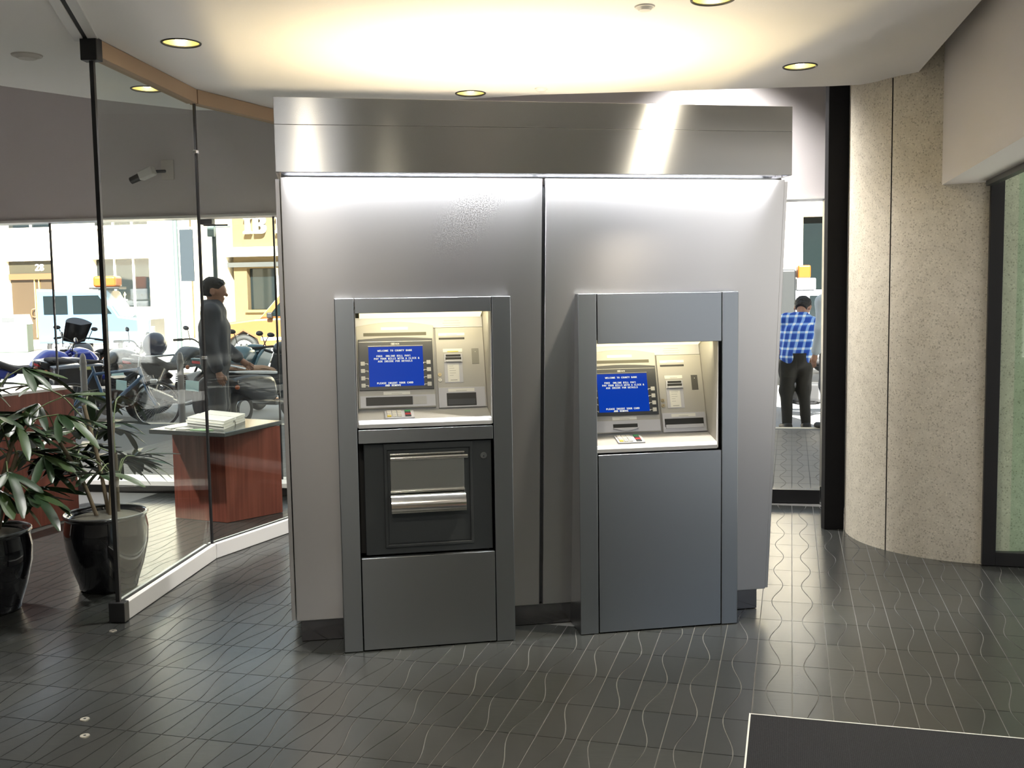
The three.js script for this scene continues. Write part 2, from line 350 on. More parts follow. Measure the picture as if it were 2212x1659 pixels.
capDisc('ceiling_speaker', 'dark round disc on the ceiling over the plants', 'speaker', -2.364, -5.153, 0.07, M.plasterWarm);

// ---------------------------------------------------------------- frameless glass partition: two panes between rails
const PA = [-1.924, -4.844], PB = [-1.825, -6.029], PC = [-1.36, -7.05];
function pane(a, b, label, g0, g1) {
  const d = [b[0] - a[0], b[1] - a[1]], L = Math.hypot(...d), turn = Math.atan2(-d[1], d[0]);
  const t = thing('glass_panel', label, 'glass panel', [a[0], 0, a[1]], turn);
  put('glass', bx(0.012, L - 0.006, 0.085, 2.69, -0.005, 0.005), M.glass, t);
  put('base_rail', bx(g0, L - 0.004, 0.002, 0.092, -0.035, 0.035, 0.004), M.whiteRail, t, 'satin white base rail');
  put('rail_gasket', bx(g0, L - 0.004, 0.0905, 0.096, -0.009, 0.009), M.rubber, t);
  put('top_rail', bx(g0, L - 0.004, 2.682, CEIL - 0.002, -0.032, 0.032, 0.003), M.bronze, t, 'bronze coloured top rail');
  return [t, L];
}
{
  const [t] = pane(PA, PB, 'tall clear glass panel with black edge beside the potted palm', 0.03, 0);
  put('edge_strip', bx(-0.006, 0.013, 0.02, 2.7, -0.01, 0.01), M.black, t, 'black edge of the glass');
  put('patch_fitting', bx(-0.03, 0.03, 2.66, CEIL - 0.003, -0.04, 0.04, 0.004), M.black, t);
  put('patch_fitting', bx(-0.025, 0.028, 0.003, 0.1, -0.04, 0.04, 0.004), M.black, t);
  const [u] = pane([PB[0] + 0.006, PB[1] - 0.012], PC, 'tall clear glass panel running behind the steel cabinet', 0.0, 0);
  put('edge_strip', bx(-0.006, 0.006, 0.09, 2.7, -0.007, 0.007), M.black, u, 'black edge of the glass');
  for (const y of [2.4, 1.2]) put('glass_clip', bx(-0.012, 0.012, y, y + 0.02, -0.012, 0.012, 0.003), M.chrome, u);
}
// track of the folding glass wall in the ceiling, and its floor sockets
{
  const pts = [[-1.955, -4.88], [-1.787, -4.242], [-1.60, -3.6], [-1.28, -2.5]];
  const t = thing('ceiling_track', 'dark door track between white flanges in the ceiling', 'track', [0, CEIL, 0]);
  const strip = (o0, o1, y0, m, n) => {
    const L = [], R = [];
    pts.forEach((p, i) => { const a = pts[Math.max(0, i - 1)], b = pts[Math.min(3, i + 1)], d = Math.hypot(b[0] - a[0], b[1] - a[1]), nx = -(b[1] - a[1]) / d, nz = (b[0] - a[0]) / d; L.push([p[0] + nx * o0, -(p[1] + nz * o0)]); R.push([p[0] + nx * o1, -(p[1] + nz * o1)]); });
    const g = flatXZ(poly([...L, ...R.reverse()], -y0)); g.translate(0, y0, 0); put(n, planar(g), m, t);
  };
  strip(-0.011, 0.011, -0.003, M.cavity, 'channel'); strip(-0.055, -0.011, -0.009, M.whiteRail, 'flange'); strip(0.011, 0.055, -0.009, M.whiteRail, 'flange');
}
for (const [x, z, l] of [[-1.902, -4.706, 'round brass floor socket at the foot of the glass panel'], [-1.611, -3.686, 'round brass floor socket in the open floor, one of a pair'], [-1.55, -3.539, 'round brass floor socket in the open floor, one of a pair']]) {
  const t = thing('floor_socket', l, 'floor socket', [x, 0, z], 0, l.includes('pair') ? 'paired floor sockets' : undefined);
  put('plate', cyl(0.0175, 0.0165, 0.003, 0, 0, 0, 24), M.socket ??= std(lin(0.5, 0.47, 0.4), 0.4, 0.8), t);
  put('hole', cyl(0.005, 0.005, 0.0006, 0, 0.003, 0, 12), M.cavity, t);
}
// entrance mat
{
  const t = thing('entrance_mat', 'charcoal ribbed carpet entrance mat with metal edge strip', 'mat', [0, 0, 0], -PHI);
  const b0 = -0.131, a1 = 3.722;
  put('carpet', bx(b0, 1.55, 0.001, 0.008, -a1, -0.2), M.carpet, t);
  put('edge_strip', [bx(b0 - 0.006, 1.55, 0.001, 0.0085, -a1 - 0.006, -a1), bx(b0 - 0.006, b0, 0.001, 0.0085, -a1, -0.2)], M.whiteRail, t);
}
// security camera on the wall above the street windows
{
  const p = stAt(0.12, 2.575, 0), t = thing('security_camera', 'white box security camera with black lens on wall bracket', 'camera', [p.x, p.y, p.z], ST.turn);
  put('wall_plate', bx(-0.052, 0.052, -0.078, 0.078, 0.002, 0.014, 0.004), M.plasterWarm, t);
  put('bracket', [rod([-0.02, -0.01, 0.01], [-0.06, -0.02, 0.09], 0.012), rod([-0.06, -0.02, 0.09], [-0.075, -0.005, 0.12], 0.012)], M.darkSteel, t);
  const bodyG = bx(-0.07, 0.055, -0.034, 0.034, -0.034, 0.034, 0.008); const m = new THREE.Matrix4().makeRotationZ(0.36).setPosition(-0.1, -0.035, 0.13);
  bodyG.applyMatrix4(m); put('body', bodyG, M.whiteRail, t);
  const lens = rod([-0.07, 0, 0], [-0.155, 0, 0], 0.03, 20, 0.027); lens.applyMatrix4(m); put('lens', lens, M.black, t);
}
// overhead door closer at the window head
{
  const p = stAt(0.4, 2.19, 0), t = thing('door_closer', 'dark grey door closer under the window head', 'door closer', [p.x, p.y, p.z], ST.turn);
  put('body', bx(-0.055, 0.055, -0.045, -0.002, -0.09, -0.03, 0.006), M.darkSteel, t); put('arm', rod([-0.03, -0.05, -0.06], [0.16, -0.05, -0.09], 0.007), M.darkSteel, t);
}
// ---------------------------------------------------------------- brushed steel cabinet; local x along its front, z towards the viewer
const KP = [-0.7862, 0, -4.3447], KT = 0.17903;
const kM = new THREE.Matrix4().makeRotationY(KT).setPosition(...KP);
const kAt = (u, y, w) => V(u, y, w).applyMatrix4(kM);
const LEAN = Math.atan(0.185 / 1.955);
{
  const k = thing('steel_cabinet', 'large brushed stainless steel cabinet with overhanging header around two cash machines', 'cabinet', KP, KT);
  const lean = (g) => { g.rotateX(LEAN); g.translate(0, 0.1, -0.185); return g; }, yy = (y) => (y - 0.1) / Math.cos(LEAN);
  const panel = (u0, u1, n0, n1) => lean((() => { const g = poly([[u0, 0], [n0, 0], [n0, yy(1.53)], [n1, yy(1.53)], [n1, 0], [u1, 0], [u1, yy(2.055)], [u0, yy(2.055)]], 0.02, 0.002, [], 1); g.translate(0, 0, -0.02); return g; })());
  put('front_panel', panel(-0.170, 0.9475, 0.055, 0.782), M.panel, k);
  put('front_panel', panel(0.9625, 2.077, 1.118, 1.84), M.panel, k);
  put('slot_liner', bx(-0.165, 2.07, 2.03, 2.125, -0.03, -0.022), M.liner = std(lin(0.3, 0.3, 0.31), 0.05, 1), k, 'polished strip inside the light slot');
  put('gap_post', lean(bx(0.93, 0.98, 0, yy(2.05), -0.06, -0.03)), M.darkSteel, k);
  const side = (u) => { const g = poly([[-1.4, 0.1], [-0.205, 0.1], [-0.02, 2.05], [-1.4, 2.05]], 0.018, 0.001, [], 1); g.rotateY(-Math.PI / 2); g.translate(u, 0, 0); return planar(g); };
  put('side_panel', side(-0.174), M.panel, k); put('side_panel', side(2.1), M.panel, k);
  put('fascia_sheet', bx(-0.185, 2.083, 2.07, 2.262, 0.048, 0.06, 0.0015), M.header, k);
  put('fascia_sheet', bx(-0.185, 2.083, 2.2625, 2.373, 0.0475, 0.0595, 0.0015), M.header, k);
  put('header_return', bx(-0.185, 2.083, 2.07, 2.079, 0.036, 0.048), M.chrome, k);
  put('header_side', bx(-0.185, -0.175, 2.07, 2.373, -1.45, 0.048), M.panel, k);
  put('header_side', bx(2.073, 2.083, 2.07, 2.373, -1.45, 0.048), M.panel, k);
  put('header_back', bx(-0.185, 2.083, 2.07, 2.373, -1.46, -1.45), M.panel, k);
  put('soffit_plate', bx(-0.175, 2.073, 2.125, 2.135, -0.10, 0.046), M.satin, k);
  put('lamp_baffle', bx(-0.17, 2.07, 1.6, 2.125, -0.13, -0.12), M.charcoal, k);
  put('back_panel', bx(-0.17, 2.08, 0.1, 2.05, -1.42, -1.4), M.panel, k);
  put('body', bx(-0.15, 2.05, 0.1, 1.5, -1.38, -0.5), M.darkSteel, k);
  put('plinth', bx(-0.15, 2.04, 0.002, 0.1, -1.35, -0.2, 0.002), M.plinth = std(lin(0.16, 0.155, 0.16), 0.13, 0.85), k, 'dark polished kick plate');
}
// tube lights in the slot under the header
for (const [u0, u1, l] of [[-0.15, 0.945, 'slim white tube light hidden under the header over the taller opening'], [0.965, 2.055, 'slim white tube light hidden under the header over the lower opening']]) {
  const t = thing('tube_light', l, 'tube light', KP, KT);
  put('tube', rod([u0, 2.110, 0.038], [u1, 2.110, 0.038], 0.0075, 12), glow(6, 6.3, 7), t);
  put('socket', bx(u0 - 0.012, u0, 2.098, 2.122, 0.028, 0.047), M.whiteRail, t); put('socket', bx(u1, u1 + 0.012, 2.098, 2.122, 0.028, 0.047), M.whiteRail, t);
  const a = new THREE.RectAreaLight(lin(0.93, 0.96, 1), 900, u1 - u0, 0.014), p = kAt((u0 + u1) / 2, 2.099, 0.033);
  a.position.copy(p); a.rotation.order = 'YXZ'; a.rotation.set(-0.75, KT, 0); scene.add(a);
}
// warm uplights inside the open cabinet top, plus an added white ceiling fill
for (const [u, l, col, power, cone] of [[0.45, 'warm uplight inside the cabinet top, over the taller opening', lin(1, 0.78, 0.40), 5.4, 1.2], [1.5, 'warm uplight inside the cabinet top, over the lower opening', lin(1, 0.78, 0.40), 5.4, 1.2], [0.97, 'added white fill lamp inside the cabinet top, between the two warm uplights', lin(1, 0.95, 0.9), 4.2, 1.5]]) {
  const p = kAt(u, 1.5, -0.78), t = thing('uplight', l, 'uplight', [p.x, p.y, p.z], KT);
  put('housing', new THREE.LatheGeometry([[0.001, 0.001], [0.06, 0.001], [0.075, 0.05], [0.07, 0.05], [0.05, 0.02], [0.001, 0.016]].map((q) => new THREE.Vector2(...q)), 28), M.darkSteel, t);
  put('lamp', cyl(0.045, 0.045, 0.012, 0, 0.022, 0, 24), glow(8, 6, 2.6), t);
  const s = new THREE.SpotLight(col, power, 0, cone, 0.9, 2); s.position.set(p.x, p.y + 0.06, p.z); s.target.position.set(p.x, 4, p.z); s.castShadow = true; s.shadow.radius = 9; scene.add(s, s.target);
}

// ---------------------------------------------------------------- cash machines
const font = await new FontLoader().loadAsync('fonts/droid/droid_sans_bold.typeface.json');
function letters(text, size, x, y, z, depth = 0.0006) { const g = new TextGeometry(text, { font, size, depth, curveSegments: 3 }); g.computeBoundingBox(); const b = g.boundingBox; g.translate(x - (b.min.x + b.max.x) / 2, y - (b.min.y + b.max.y) / 2, z); return g; }
function screenTexture() {
  const c = document.createElement('canvas'); c.width = 768; c.height = 576; const x = c.getContext('2d');
  x.fillStyle = '#0038a4'; x.fillRect(0, 0, 768, 576);
  x.fillStyle = '#fffce0'; x.font = 'bold 34px monospace'; x.textBaseline = 'middle';
  const line = (s, cx, y) => { const adv = 22.2, n = s.length; for (let i = 0; i < n; i++) { x.fillText(s[i], cx + (i - n / 2) * adv, y); x.fillText(s[i], cx + (i - n / 2) * adv + 2, y); } };
  line('WELCOME TO COUNTY BANK', 372, 58); line('FREE  ONLINE BILL PAY!', 352, 136); line('PAY YOUR BILLS WITH A CLICK &', 395, 174); line('ASK INSIDE FOR DETAILS', 372, 212);
  line('PLEASE INSERT YOUR CARD', 358, 528); line('AND REMOVE', 328, 562);
  const t = new THREE.CanvasTexture(c); t.colorSpace = THREE.SRGBColorSpace; return t;
}
const screenMap = screenTexture();
M.screen = new THREE.MeshPhysicalMaterial({ specularIntensity: 0.25, color: 0x000000, emissive: 0xffffff, emissiveMap: screenMap, emissiveIntensity: 0.72, roughness: 0.4 });
M.print = std(lin(0.30, 0.30, 0.31), 0.7);
M.yellow = std(lin(0.75, 0.66, 0.12), 0.6); M.green = std(lin(0.05, 0.32, 0.12), 0.6); M.red = std(lin(0.42, 0.03, 0.04), 0.6); M.brass = std(lin(0.62, 0.52, 0.32), 0.3, 1);
M.keyYellow = std(lin(0.72, 0.58, 0.12), 0.5);

function cashMachine(label, kind, U, Y) {
  const t = thing('cash_machine', label, 'cash machine', KP, KT);
  const S = M.frameSteel, one = kind === 1;
  const [f0, f1] = one ? [0.037, 0.798] : [1.101, 1.856], [o0, o1] = one ? [0.118, 0.7135] : [1.186, 1.7775];
  put('post', bx(f0, o0, 0.003, one ? 1.548 : 1.553, -0.2, 0, 0.003), S, t); put('post', bx(o1, f1, 0.003, one ? 1.548 : 1.553, -0.2, 0, 0.003), S, t);
  const a = o0 + 0.004, b = o1 - 0.003;
  if (one) {
    put('top_rail', bx(a, b, 1.483, 1.547, -0.03, -0.001, 0.002), S, t);
    put('middle_rail', bx(a, b, 0.921, 0.980, -0.03, -0.001, 0.002), S, t);
    put('bottom_panel', bx(a, b, 0.006, 0.4155, -0.03, -0.001, 0.002), S, t);
  } else {
    put('top_panel', bx(a, b, 1.328, 1.552, -0.03, -0.001, 0.002), S, t);
    put('bottom_panel', bx(a, b, 0.006, 0.826, -0.03, -0.001, 0.002), S, t);
  }
  const x = (v) => U + v, y = (v) => Y + v;
  // recess: cheeks, ceiling, back
  put('recess_cheek', bx(x(0.708), x(0.7115), y(0.99), y(1.50), -0.30, -0.006), M.absWarm, t);
  put('recess_cheek', bx(x(0.1205), x(0.124), y(0.99), y(1.50), -0.30, -0.006), M.absWarm, t);
  put('recess_top', bx(x(0.12), x(0.712), y(1.497), y(1.502), -0.30, -0.01), M.charcoal, t);
  put('recess_back', bx(x(0.118), x(0.714), y(0.98), y(1.5), -0.32, -0.30), M.charcoal, t);
  if (!one) put('gap_liner', bx(1.7625, 1.7775, 0.83, 1.328, -0.2, -0.16), M.cavity, t);
  // lamp above the fascia
  {
    const g = poly([[-0.225, 1.4555], [-0.15, 1.489], [-0.145, 1.494], [-0.232, 1.494]], 0.55, 0.001, [], 1); g.rotateY(-Math.PI / 2); g.translate(x(0.697), Y, 0);
    put('lamp_diffuser', planar(g), glow(1.0, 0.84, 0.42, 0.5), t, 'glowing warm lamp strip');
    const l = new THREE.RectAreaLight(lin(1, 0.87, 0.55), 10.5, 0.53, 0.05), p = kAt(x(0.422), y(1.466), -0.06);
    l.position.copy(p); l.rotation.order = 'YXZ'; l.rotation.set(-0.2, KT, 0); scene.add(l);
  }
  // fascia, leaning back
  const F = put('fascia', bx(x(0.124), x(0.708), -0.432, 0.002, -0.03, -0.004), M.abs, t);
  F.position.set(0, y(1.45) - 0.003, -0.246); F.rotation.x = -0.2915;
  const on = (n, g, m, l) => put(n, g, m, F, l), R = (x0, x1, s0, s1, z0, z1, r = 0) => bx(x(x0), x(x1), -s1, -s0, z0, z1, r);
  on('header_strip', R(0.126, 0.706, -0.011, 0.041, -0.004, 0.004, 0.001), M.absLight);
  for (const [s, w] of [[0.009, 0.07], [0.02, 0.082], [0.031, 0.074]]) on('caption', R(0.565 - w / 2, 0.565 + w / 2, s, s + 0.0015, 0.004, 0.0045), M.print);
  // service module at the right
  on('service_module', R(0.487, 0.7065, 0.0425, 0.414, -0.004, 0.006, 0.002), M.absWarm);
  const lab = (x0, x1, s0, s1, z, n = 1) => { on('label_strip', R(x0, x1, s0, s1, z, z + 0.0012), M.sticker, 'white label strip'); for (let i = 0; i < n; i++) on('caption', R(x0 + (x1 - x0) * 0.3, x1 - (x1 - x0) * 0.3, s1 - 0.005 - i * 0.005, s1 - 0.0036 - i * 0.005, z + 0.0012, z + 0.0016), M.print); };
  lab(0.501, 0.621, 0.068, 0.081, 0.006);
  on('receipt_slot', R(0.502, 0.62, 0.0895, 0.0985, -0.002, 0.0072, 0.001), M.slotDark);
  lab(0.518, 0.606, 0.142, 0.158, 0.006);
  if (one) on('highlight_strip', R(0.538, 0.588, 0.153, 0.1575, 0.0075, 0.008), M.yellow, 'yellow marker strip');
  on('card_reader', [R(0.521, 0.605, 0.167, 0.206, 0.006, 0.012, 0.002), R(0.528, 0.598, 0.196, 0.206, 0.012, 0.022, 0.002)], M.absLight);
  on('card_slot', [R(0.529, 0.597, 0.170, 0.180, 0.0115, 0.0135, 0.001), R(0.527, 0.599, 0.183, 0.195, 0.0115, 0.013, 0.001)], M.slotDark);
  on('sign_holder', R(0.52, 0.604, 0.207, 0.30, 0.006, 0.0085, 0.001), M.absLight);
  on('card_sign', R(0.535, 0.587, 0.2095, 0.296, 0.0085, 0.0095), M.sticker, 'white card sign with faint print');
  for (let i = 0; i < 5; i++) on('caption', R(0.543, 0.543 + rr(0.016, 0.034), 0.222 + i * 0.011, 0.2232 + i * 0.011, 0.0095, 0.0099), M.print);
  on('caption', R(0.546, 0.577, 0.287, 0.2895, 0.0095, 0.0099), M.print);
  on('cover_plate', R(0.649, 0.681, 0.143, 0.215, 0.006, 0.0078, 0.001), one ? M.absDark ??= std(lin(0.26, 0.255, 0.235), 0.55) : M.coverDark ??= std(lin(0.09, 0.09, 0.088), 0.5));
  on('screw', R(0.664, 0.667, 0.157, 0.16, 0.0078, 0.009), M.sticker);
  for (const [s, m] of [[0.262, M.brass], [0.287, one ? M.sticker : M.brass]]) { const g = cyl(0.0085, 0.008, 0.007, 0, 0, 0, 20); g.rotateX(Math.PI / 2); g.translate(x(0.498), -s, 0.006); const k = on('key_lock', g, m); put('keyhole', bx(x(0.4973), x(0.4987), -s - 0.0035, -s + 0.0035, 0.0128, 0.0136), M.slotDark, F); }
  // dispensing tray
  on('tray_panel', R(0.488, 0.7, 0.322, 0.4135, 0.006, 0.011, 0.002), M.absLight);
  lab(0.532, 0.651, 0.328, 0.343, 0.011);
  if (one) { on('tray_mouth', R(0.524, 0.658, 0.348, 0.407, 0.0095, 0.0116, 0.001), M.slotDark); on('tray_flap', (() => { const g = R(0.529, 0.653, 0.376, 0.403, 0.0112, 0.0135, 0.001); return g; })(), M.bezel); }
  else { on('tray_mouth', R(0.497, 0.689, 0.350, 0.390, 0.0095, 0.0116, 0.001), M.slotDark); on('tray_flap', R(0.5, 0.686, 0.379, 0.397, 0.011, 0.0165, 0.002), M.absLight); }
  // monitor housing with arched top
  {
    const top = []; for (let i = 0; i <= 14; i++) { const v = i / 14; top.push([x(0.129 + 0.349 * v), -(0.033 - 0.02 * Math.sin(Math.PI * v))]); }
    on('monitor_housing', poly([[x(0.129), -0.408], [x(0.474), -0.408], ...top.reverse()], 0.022, 0.004).translate(0, 0, -0.004), M.absWarm);
  }
  lab(0.242, 0.363, 0.0385, 0.0515, 0.018, 0);
  on('upper_slot', R(0.163, 0.445, 0.0635, 0.0785, 0.014, 0.019, 0.001), M.slotOlive);
  const bz = []; for (let i = 0; i <= 10; i++) { const v = i / 10; bz.push([x(0.138 + 0.332 * v), -(0.096 - 0.008 * Math.sin(Math.PI * v))]); }
  on('screen_bezel', poly([[x(0.138), -0.328], [x(0.468), -0.328], ...bz.reverse()], 0.01, 0.001).translate(0, 0, 0.017), M.bezel);
  on('bezel_line', [R(0.14, 0.466, 0.1065, 0.108, 0.027, 0.0278), R(0.181, 0.426, 0.1265, 0.128, 0.027, 0.0278)], M.satin);
  const scr = R(0.182, 0.4245, 0.131, 0.3125, 0.0265, 0.0276); { const p = scr.attributes.position, q = scr.attributes.uv; for (let i = 0; i < p.count; i++) q.setXY(i, (p.getX(i) - x(0.182)) / 0.2425, (p.getY(i) + 0.3125) / 0.1815); }
  on('screen', scr, M.screen, 'blue welcome screen with pale block lettering');
  on('maker_mark', [letters('NCR', 0.0062, x(0.3125), -0.1185, 0.0268), ...[-1, 0, 1].map((i) => { const g = new THREE.TorusGeometry(0.0036, 0.0008, 6, 20); g.translate(x(0.2925 + i * 0.0048), -0.1185, 0.0272); return g; })], M.sticker, 'white maker mark with three rings');
  for (const s of [0.207, 0.240, 0.2735, 0.3065]) for (const d of [-1, 1]) {
    const cx = d < 0 ? 0.155 : 0.448;
    on('function_button', R(cx - 0.0095, cx + 0.0095, s - 0.0095, s + 0.0095, 0.026, 0.0315, 0.002), M.key);
    on('button_line', [R(Math.min(cx - d * 0.0095, cx - d * 0.021), Math.max(cx - d * 0.0095, cx - d * 0.021), s - 0.0016, s + 0.0006, 0.027, 0.0278), R(Math.min(cx - d * 0.021, cx - d * 0.0235), Math.max(cx - d * 0.021, cx - d * 0.0235), s - 0.0016, s + 0.005, 0.027, 0.0278)], M.sticker);
  }
  // lower deposit or dispensing slot
  lab(0.242, 0.36, 0.3345, 0.3485, 0.018);
  on('lower_plate', R(0.139, 0.472, 0.352, 0.405, 0.017, 0.021, 0.001), M.absLight);
  if (one) { on('lower_slot', R(0.164, 0.370, 0.3585, 0.3965, 0.019, 0.0222, 0.001), M.slotDark); on('slot_cover', R(0.372, 0.432, 0.3595, 0.3955, 0.020, 0.0226, 0.001), M.abs); }
  else {
    on('lower_slot', R(0.243, 0.361, 0.368, 0.392, 0.019, 0.0222, 0.001), M.slotDark);
    const lip = []; for (let i = 0; i <= 16; i++) { const v = i / 16; lip.push([x(0.241 + 0.122 * v), -(0.390 + 0.012 * Math.sin(Math.PI * v))]); }
    on('slot_lip', poly([...lip, [x(0.363), -0.387], [x(0.241), -0.387]], 0.012, 0.002).translate(0, 0, 0.021), M.absLight);
  }
  // shelf with keypad
  const sh = poly([[-0.28, 1.052], [-0.13, 1.050], [-0.022, 1.0185], [-0.009, 1.013], [-0.004, 1.003], [-0.005, 0.987], [-0.28, 0.987]], 0.582, 0.0015, [], 1); sh.rotateY(-Math.PI / 2); sh.translate(x(0.7075), Y, 0);
  put('shelf', planar(sh), M.abs, t);
  {
    const K = put('keypad', bx(x(0.242), x(0.37), 0, 0.007, -0.039, 0.039, 0.002), M.absLight, t); K.position.set(0, y(1.032), -0.067); K.rotation.x = 0.284;
    for (let i = 0; i < 4; i++) for (let j = 0; j < 4; j++) {
      const kx = 0.2505 + i * 0.0225 + (i === 3 ? 0.012 : 0), kz = -0.0345 + j * 0.0178, fn = i === 3;
      put('key', bx(x(kx), x(kx + (fn ? 0.026 : 0.0185)), 0.006, 0.0115, kz, kz + 0.0138, 0.002), fn ? [M.green, M.bezel, M.red, M.bezel][j] : j === 3 && i === 0 ? M.keyYellow : M.key, K);
    }
  }
  if (one) {
    // deposit unit with chrome pull
    put('deposit_surround', bx(o0 + 0.001, o1 - 0.001, 0.417, 0.92, -0.12, -0.1), M.cavity, t);
    const D = put('deposit_door', bx(0.144, 0.7065, 0.4225, 0.9145, -0.06, -0.028, 0.004), M.charcoal, t, 'charcoal deposit door');
    const fr = poly([[0.229, 0.453], [0.621, 0.453], [0.621, 0.9135], [0.229, 0.9135]], 0.012, 0.003, [[[0.243, 0.467], [0.607, 0.467], [0.607, 0.886], [0.243, 0.886]]]); fr.translate(0, 0, -0.03);
    put('raised_frame', fr, M.charcoal, D);
    put('inner_panel', bx(0.246, 0.604, 0.470, 0.883, -0.0285, -0.0255, 0.001), M.charcoal, D);
    put('pull_plate', bx(0.2575, 0.5815, 0.70, 0.842, -0.026, -0.02, 0.001), M.satin, D, 'steel envelope plate');
    put('pull_bar', [rod([0.257, 0.866, -0.017], [0.583, 0.866, -0.017], 0.0055, 16), rod([0.257, 0.849, -0.012], [0.597, 0.849, -0.012], 0.0095, 20)], M.chrome, D, 'chrome bars');
    put('pull_bar', rod([0.256, 0.701, -0.016], [0.582, 0.701, -0.016], 0.0065, 16), M.chrome, D, 'chrome bar');
    const hc = new THREE.CylinderGeometry(0.064, 0.064, 0.328, 40, 1, false, -0.25, Math.PI + 0.1); hc.rotateZ(Math.PI / 2); hc.rotateX(-0.0); hc.scale(1, 1, 0.72); hc.translate(0.4205, 0.6285, -0.024);
    put('pull_drum', hc, M.chrome, D, 'half round chrome drum');
    const lk = cyl(0.0155, 0.0145, 0.008, 0, 0, 0, 24); lk.rotateX(Math.PI / 2); lk.translate(0.67, 0.846, -0.028); put('key_lock', lk, M.chrome, D, 'round chrome lock');
    put('keyhole', bx(0.668, 0.672, 0.838, 0.847, -0.0205, -0.0195), M.slotDark, D);
  }
  return t;
}
cashMachine('cash machine with a deposit drawer and chrome drum below its keypad shelf', 1, 0, 0);
cashMachine('cash machine set lower in its frame, with a tall plain steel panel below', 2, 1.05, -0.152);
// ---------------------------------------------------------------- low desk behind the glass, with booklets and leaflets
const slabXZ = (pts, y0, y1, bevel = 0) => { const g = poly(pts.map(([x, z]) => [x, -z]), y1 - y0, bevel, [], 1); g.rotateX(-Math.PI / 2); g.translate(0, y0, 0); return planar(g); };
{
  const t = thing('low_desk', 'low red-brown wooden desk with black stone top behind the glass', 'desk');
  const base = [[-1.996, -7.006], [-1.684, -7.334], [-2.0, -7.62], [-2.42, -7.2]];
  put('base', slabXZ(base, 0.003, 0.635), M.wood, t, 'red-brown wood grain base');
  put('top', slabXZ([[-1.921, -6.76], [-1.687, -7.41], [-2.27, -7.70], [-2.515, -7.01]], 0.635, 0.666, 0.004), M.granite, t, 'black polished stone top');
}
const stackLabels = [['bottom', 'middle', 'top'], ['bottom', 'middle', 'top']];
{
  const pile = (corner, e1, e2, n, name) => { for (let i = 0; i < n; i++) {
    const j = () => rr(-0.006, 0.006), c = [corner[0] + j(), corner[1] + j()], P = [c, [c[0] + e1[0], c[1] + e1[1]], [c[0] + e1[0] + e2[0], c[1] + e1[1] + e2[1]], [c[0] + e2[0], c[1] + e2[1]]];
    const y0 = 0.667 + i * 0.0185, t = thing('booklet', `${stackLabels[0][i]} cream booklet of the ${name} pile on the desk`, 'booklet', [0, 0, 0], 0, 'booklets on the low desk');
    put('cover', [slabXZ(P, y0, y0 + 0.002), slabXZ(P, y0 + 0.0155, y0 + 0.018)], M.paper, t);
    put('pages', slabXZ(P.map((p) => [p[0] + (P[0][0] + P[2][0] - 2 * p[0]) * 0.01, p[1] + (P[0][1] + P[2][1] - 2 * p[1]) * 0.01]), y0 + 0.002, y0 + 0.0155), M.sticker, t);
  } };
  pile([-1.975, -6.93], [-0.345, -0.285], [0.01, -0.24], 3, 'front');
  pile([-1.96, -7.19], [-0.335, -0.27], [0.012, -0.21], 3, 'rear');
}
for (const [P, m, l] of [[[[-2.427, -7.065], [-2.36, -7.0], [-2.27, -7.12], [-2.345, -7.2]], M.sticker, 'white leaflet fanned at the desk edge'], [[[-2.32, -6.98], [-2.24, -6.94], [-2.2, -6.99], [-2.28, -7.03]], M.paper, 'cream leaflet lying beside the green one'], [[[-2.2, -6.905], [-2.1, -6.86], [-2.03, -6.885], [-2.13, -6.95]], M.paperGreen, 'green leaflet lying in front of the booklets']]) {
  const t = thing('leaflet', l, 'leaflet'); put('sheet', slabXZ(P, 0.667, 0.671), m, t); put('fold', slabXZ(P.map((p) => [p[0] + (P[0][0] - p[0]) * 0.04, p[1] + (P[0][1] - p[1]) * 0.04]), 0.671, 0.674), m, t);
}
// wooden counter behind the plants
{
  const t = thing('wooden_counter', 'tall red-brown wooden counter with white top behind the potted palms', 'counter');
  const P = [[-3.15, -7.3], [-3.92, -5.36], [-4.32, -5.52], [-3.55, -7.46]];
  put('body', slabXZ(P, 0.003, 0.93), M.wood, t); put('top', slabXZ(P, 0.93, 0.952, 0.003), M.whiteRail, t, 'white top');
}
// ---------------------------------------------------------------- potted fan palms
M.pot = std(lin(0.006, 0.006, 0.008), 0.08, 0, { clearcoat: 1, clearcoatRoughness: 0.03 });
M.potRim = std(lin(0.22, 0.22, 0.22), 0.2, 0.3);
M.pebbles = std(lin(0.24, 0.22, 0.18), 0.95, 0, { bumpMap: scaled(texSpeckBump, 3), bumpScale: 0.02 });
M.stem = std(lin(0.16, 0.12, 0.075), 0.85); M.leafs = [std(lin(0.016, 0.036, 0.012), 0.4), std(lin(0.014, 0.032, 0.012), 0.34), std(lin(0.03, 0.055, 0.014), 0.42)];
M.petiole = std(lin(0.10, 0.13, 0.05), 0.6);
function leafletGeo(L, w, droop) {      // pleated strap with a blunt tip
  const n = 7, P = [], I = [];
  for (let i = 0; i <= n; i++) { const v = i / n, ww = w * (0.35 + 0.65 * Math.min(1, v * 3)) * (v > 0.82 ? Math.sqrt(Math.max(0.06, (1 - v) / 0.18)) : 1), y = 0.12 * L * v - droop * L * v * v; for (const s of [-1, 0, 1]) P.push(L * v, y + (s ? 0 : -0.28 * ww), s * ww); }
  for (let i = 0; i < n; i++) for (let s = 0; s < 2; s++) { const a = i * 3 + s, b = a + 1, c = a + 3, d = a + 4; I.push(a, b, c, b, d, c); }
  const g = new THREE.BufferGeometry(); g.setAttribute('position', new THREE.Float32BufferAttribute(P, 3)); g.setIndex(I); g.computeVertexNormals();
  return g;
}
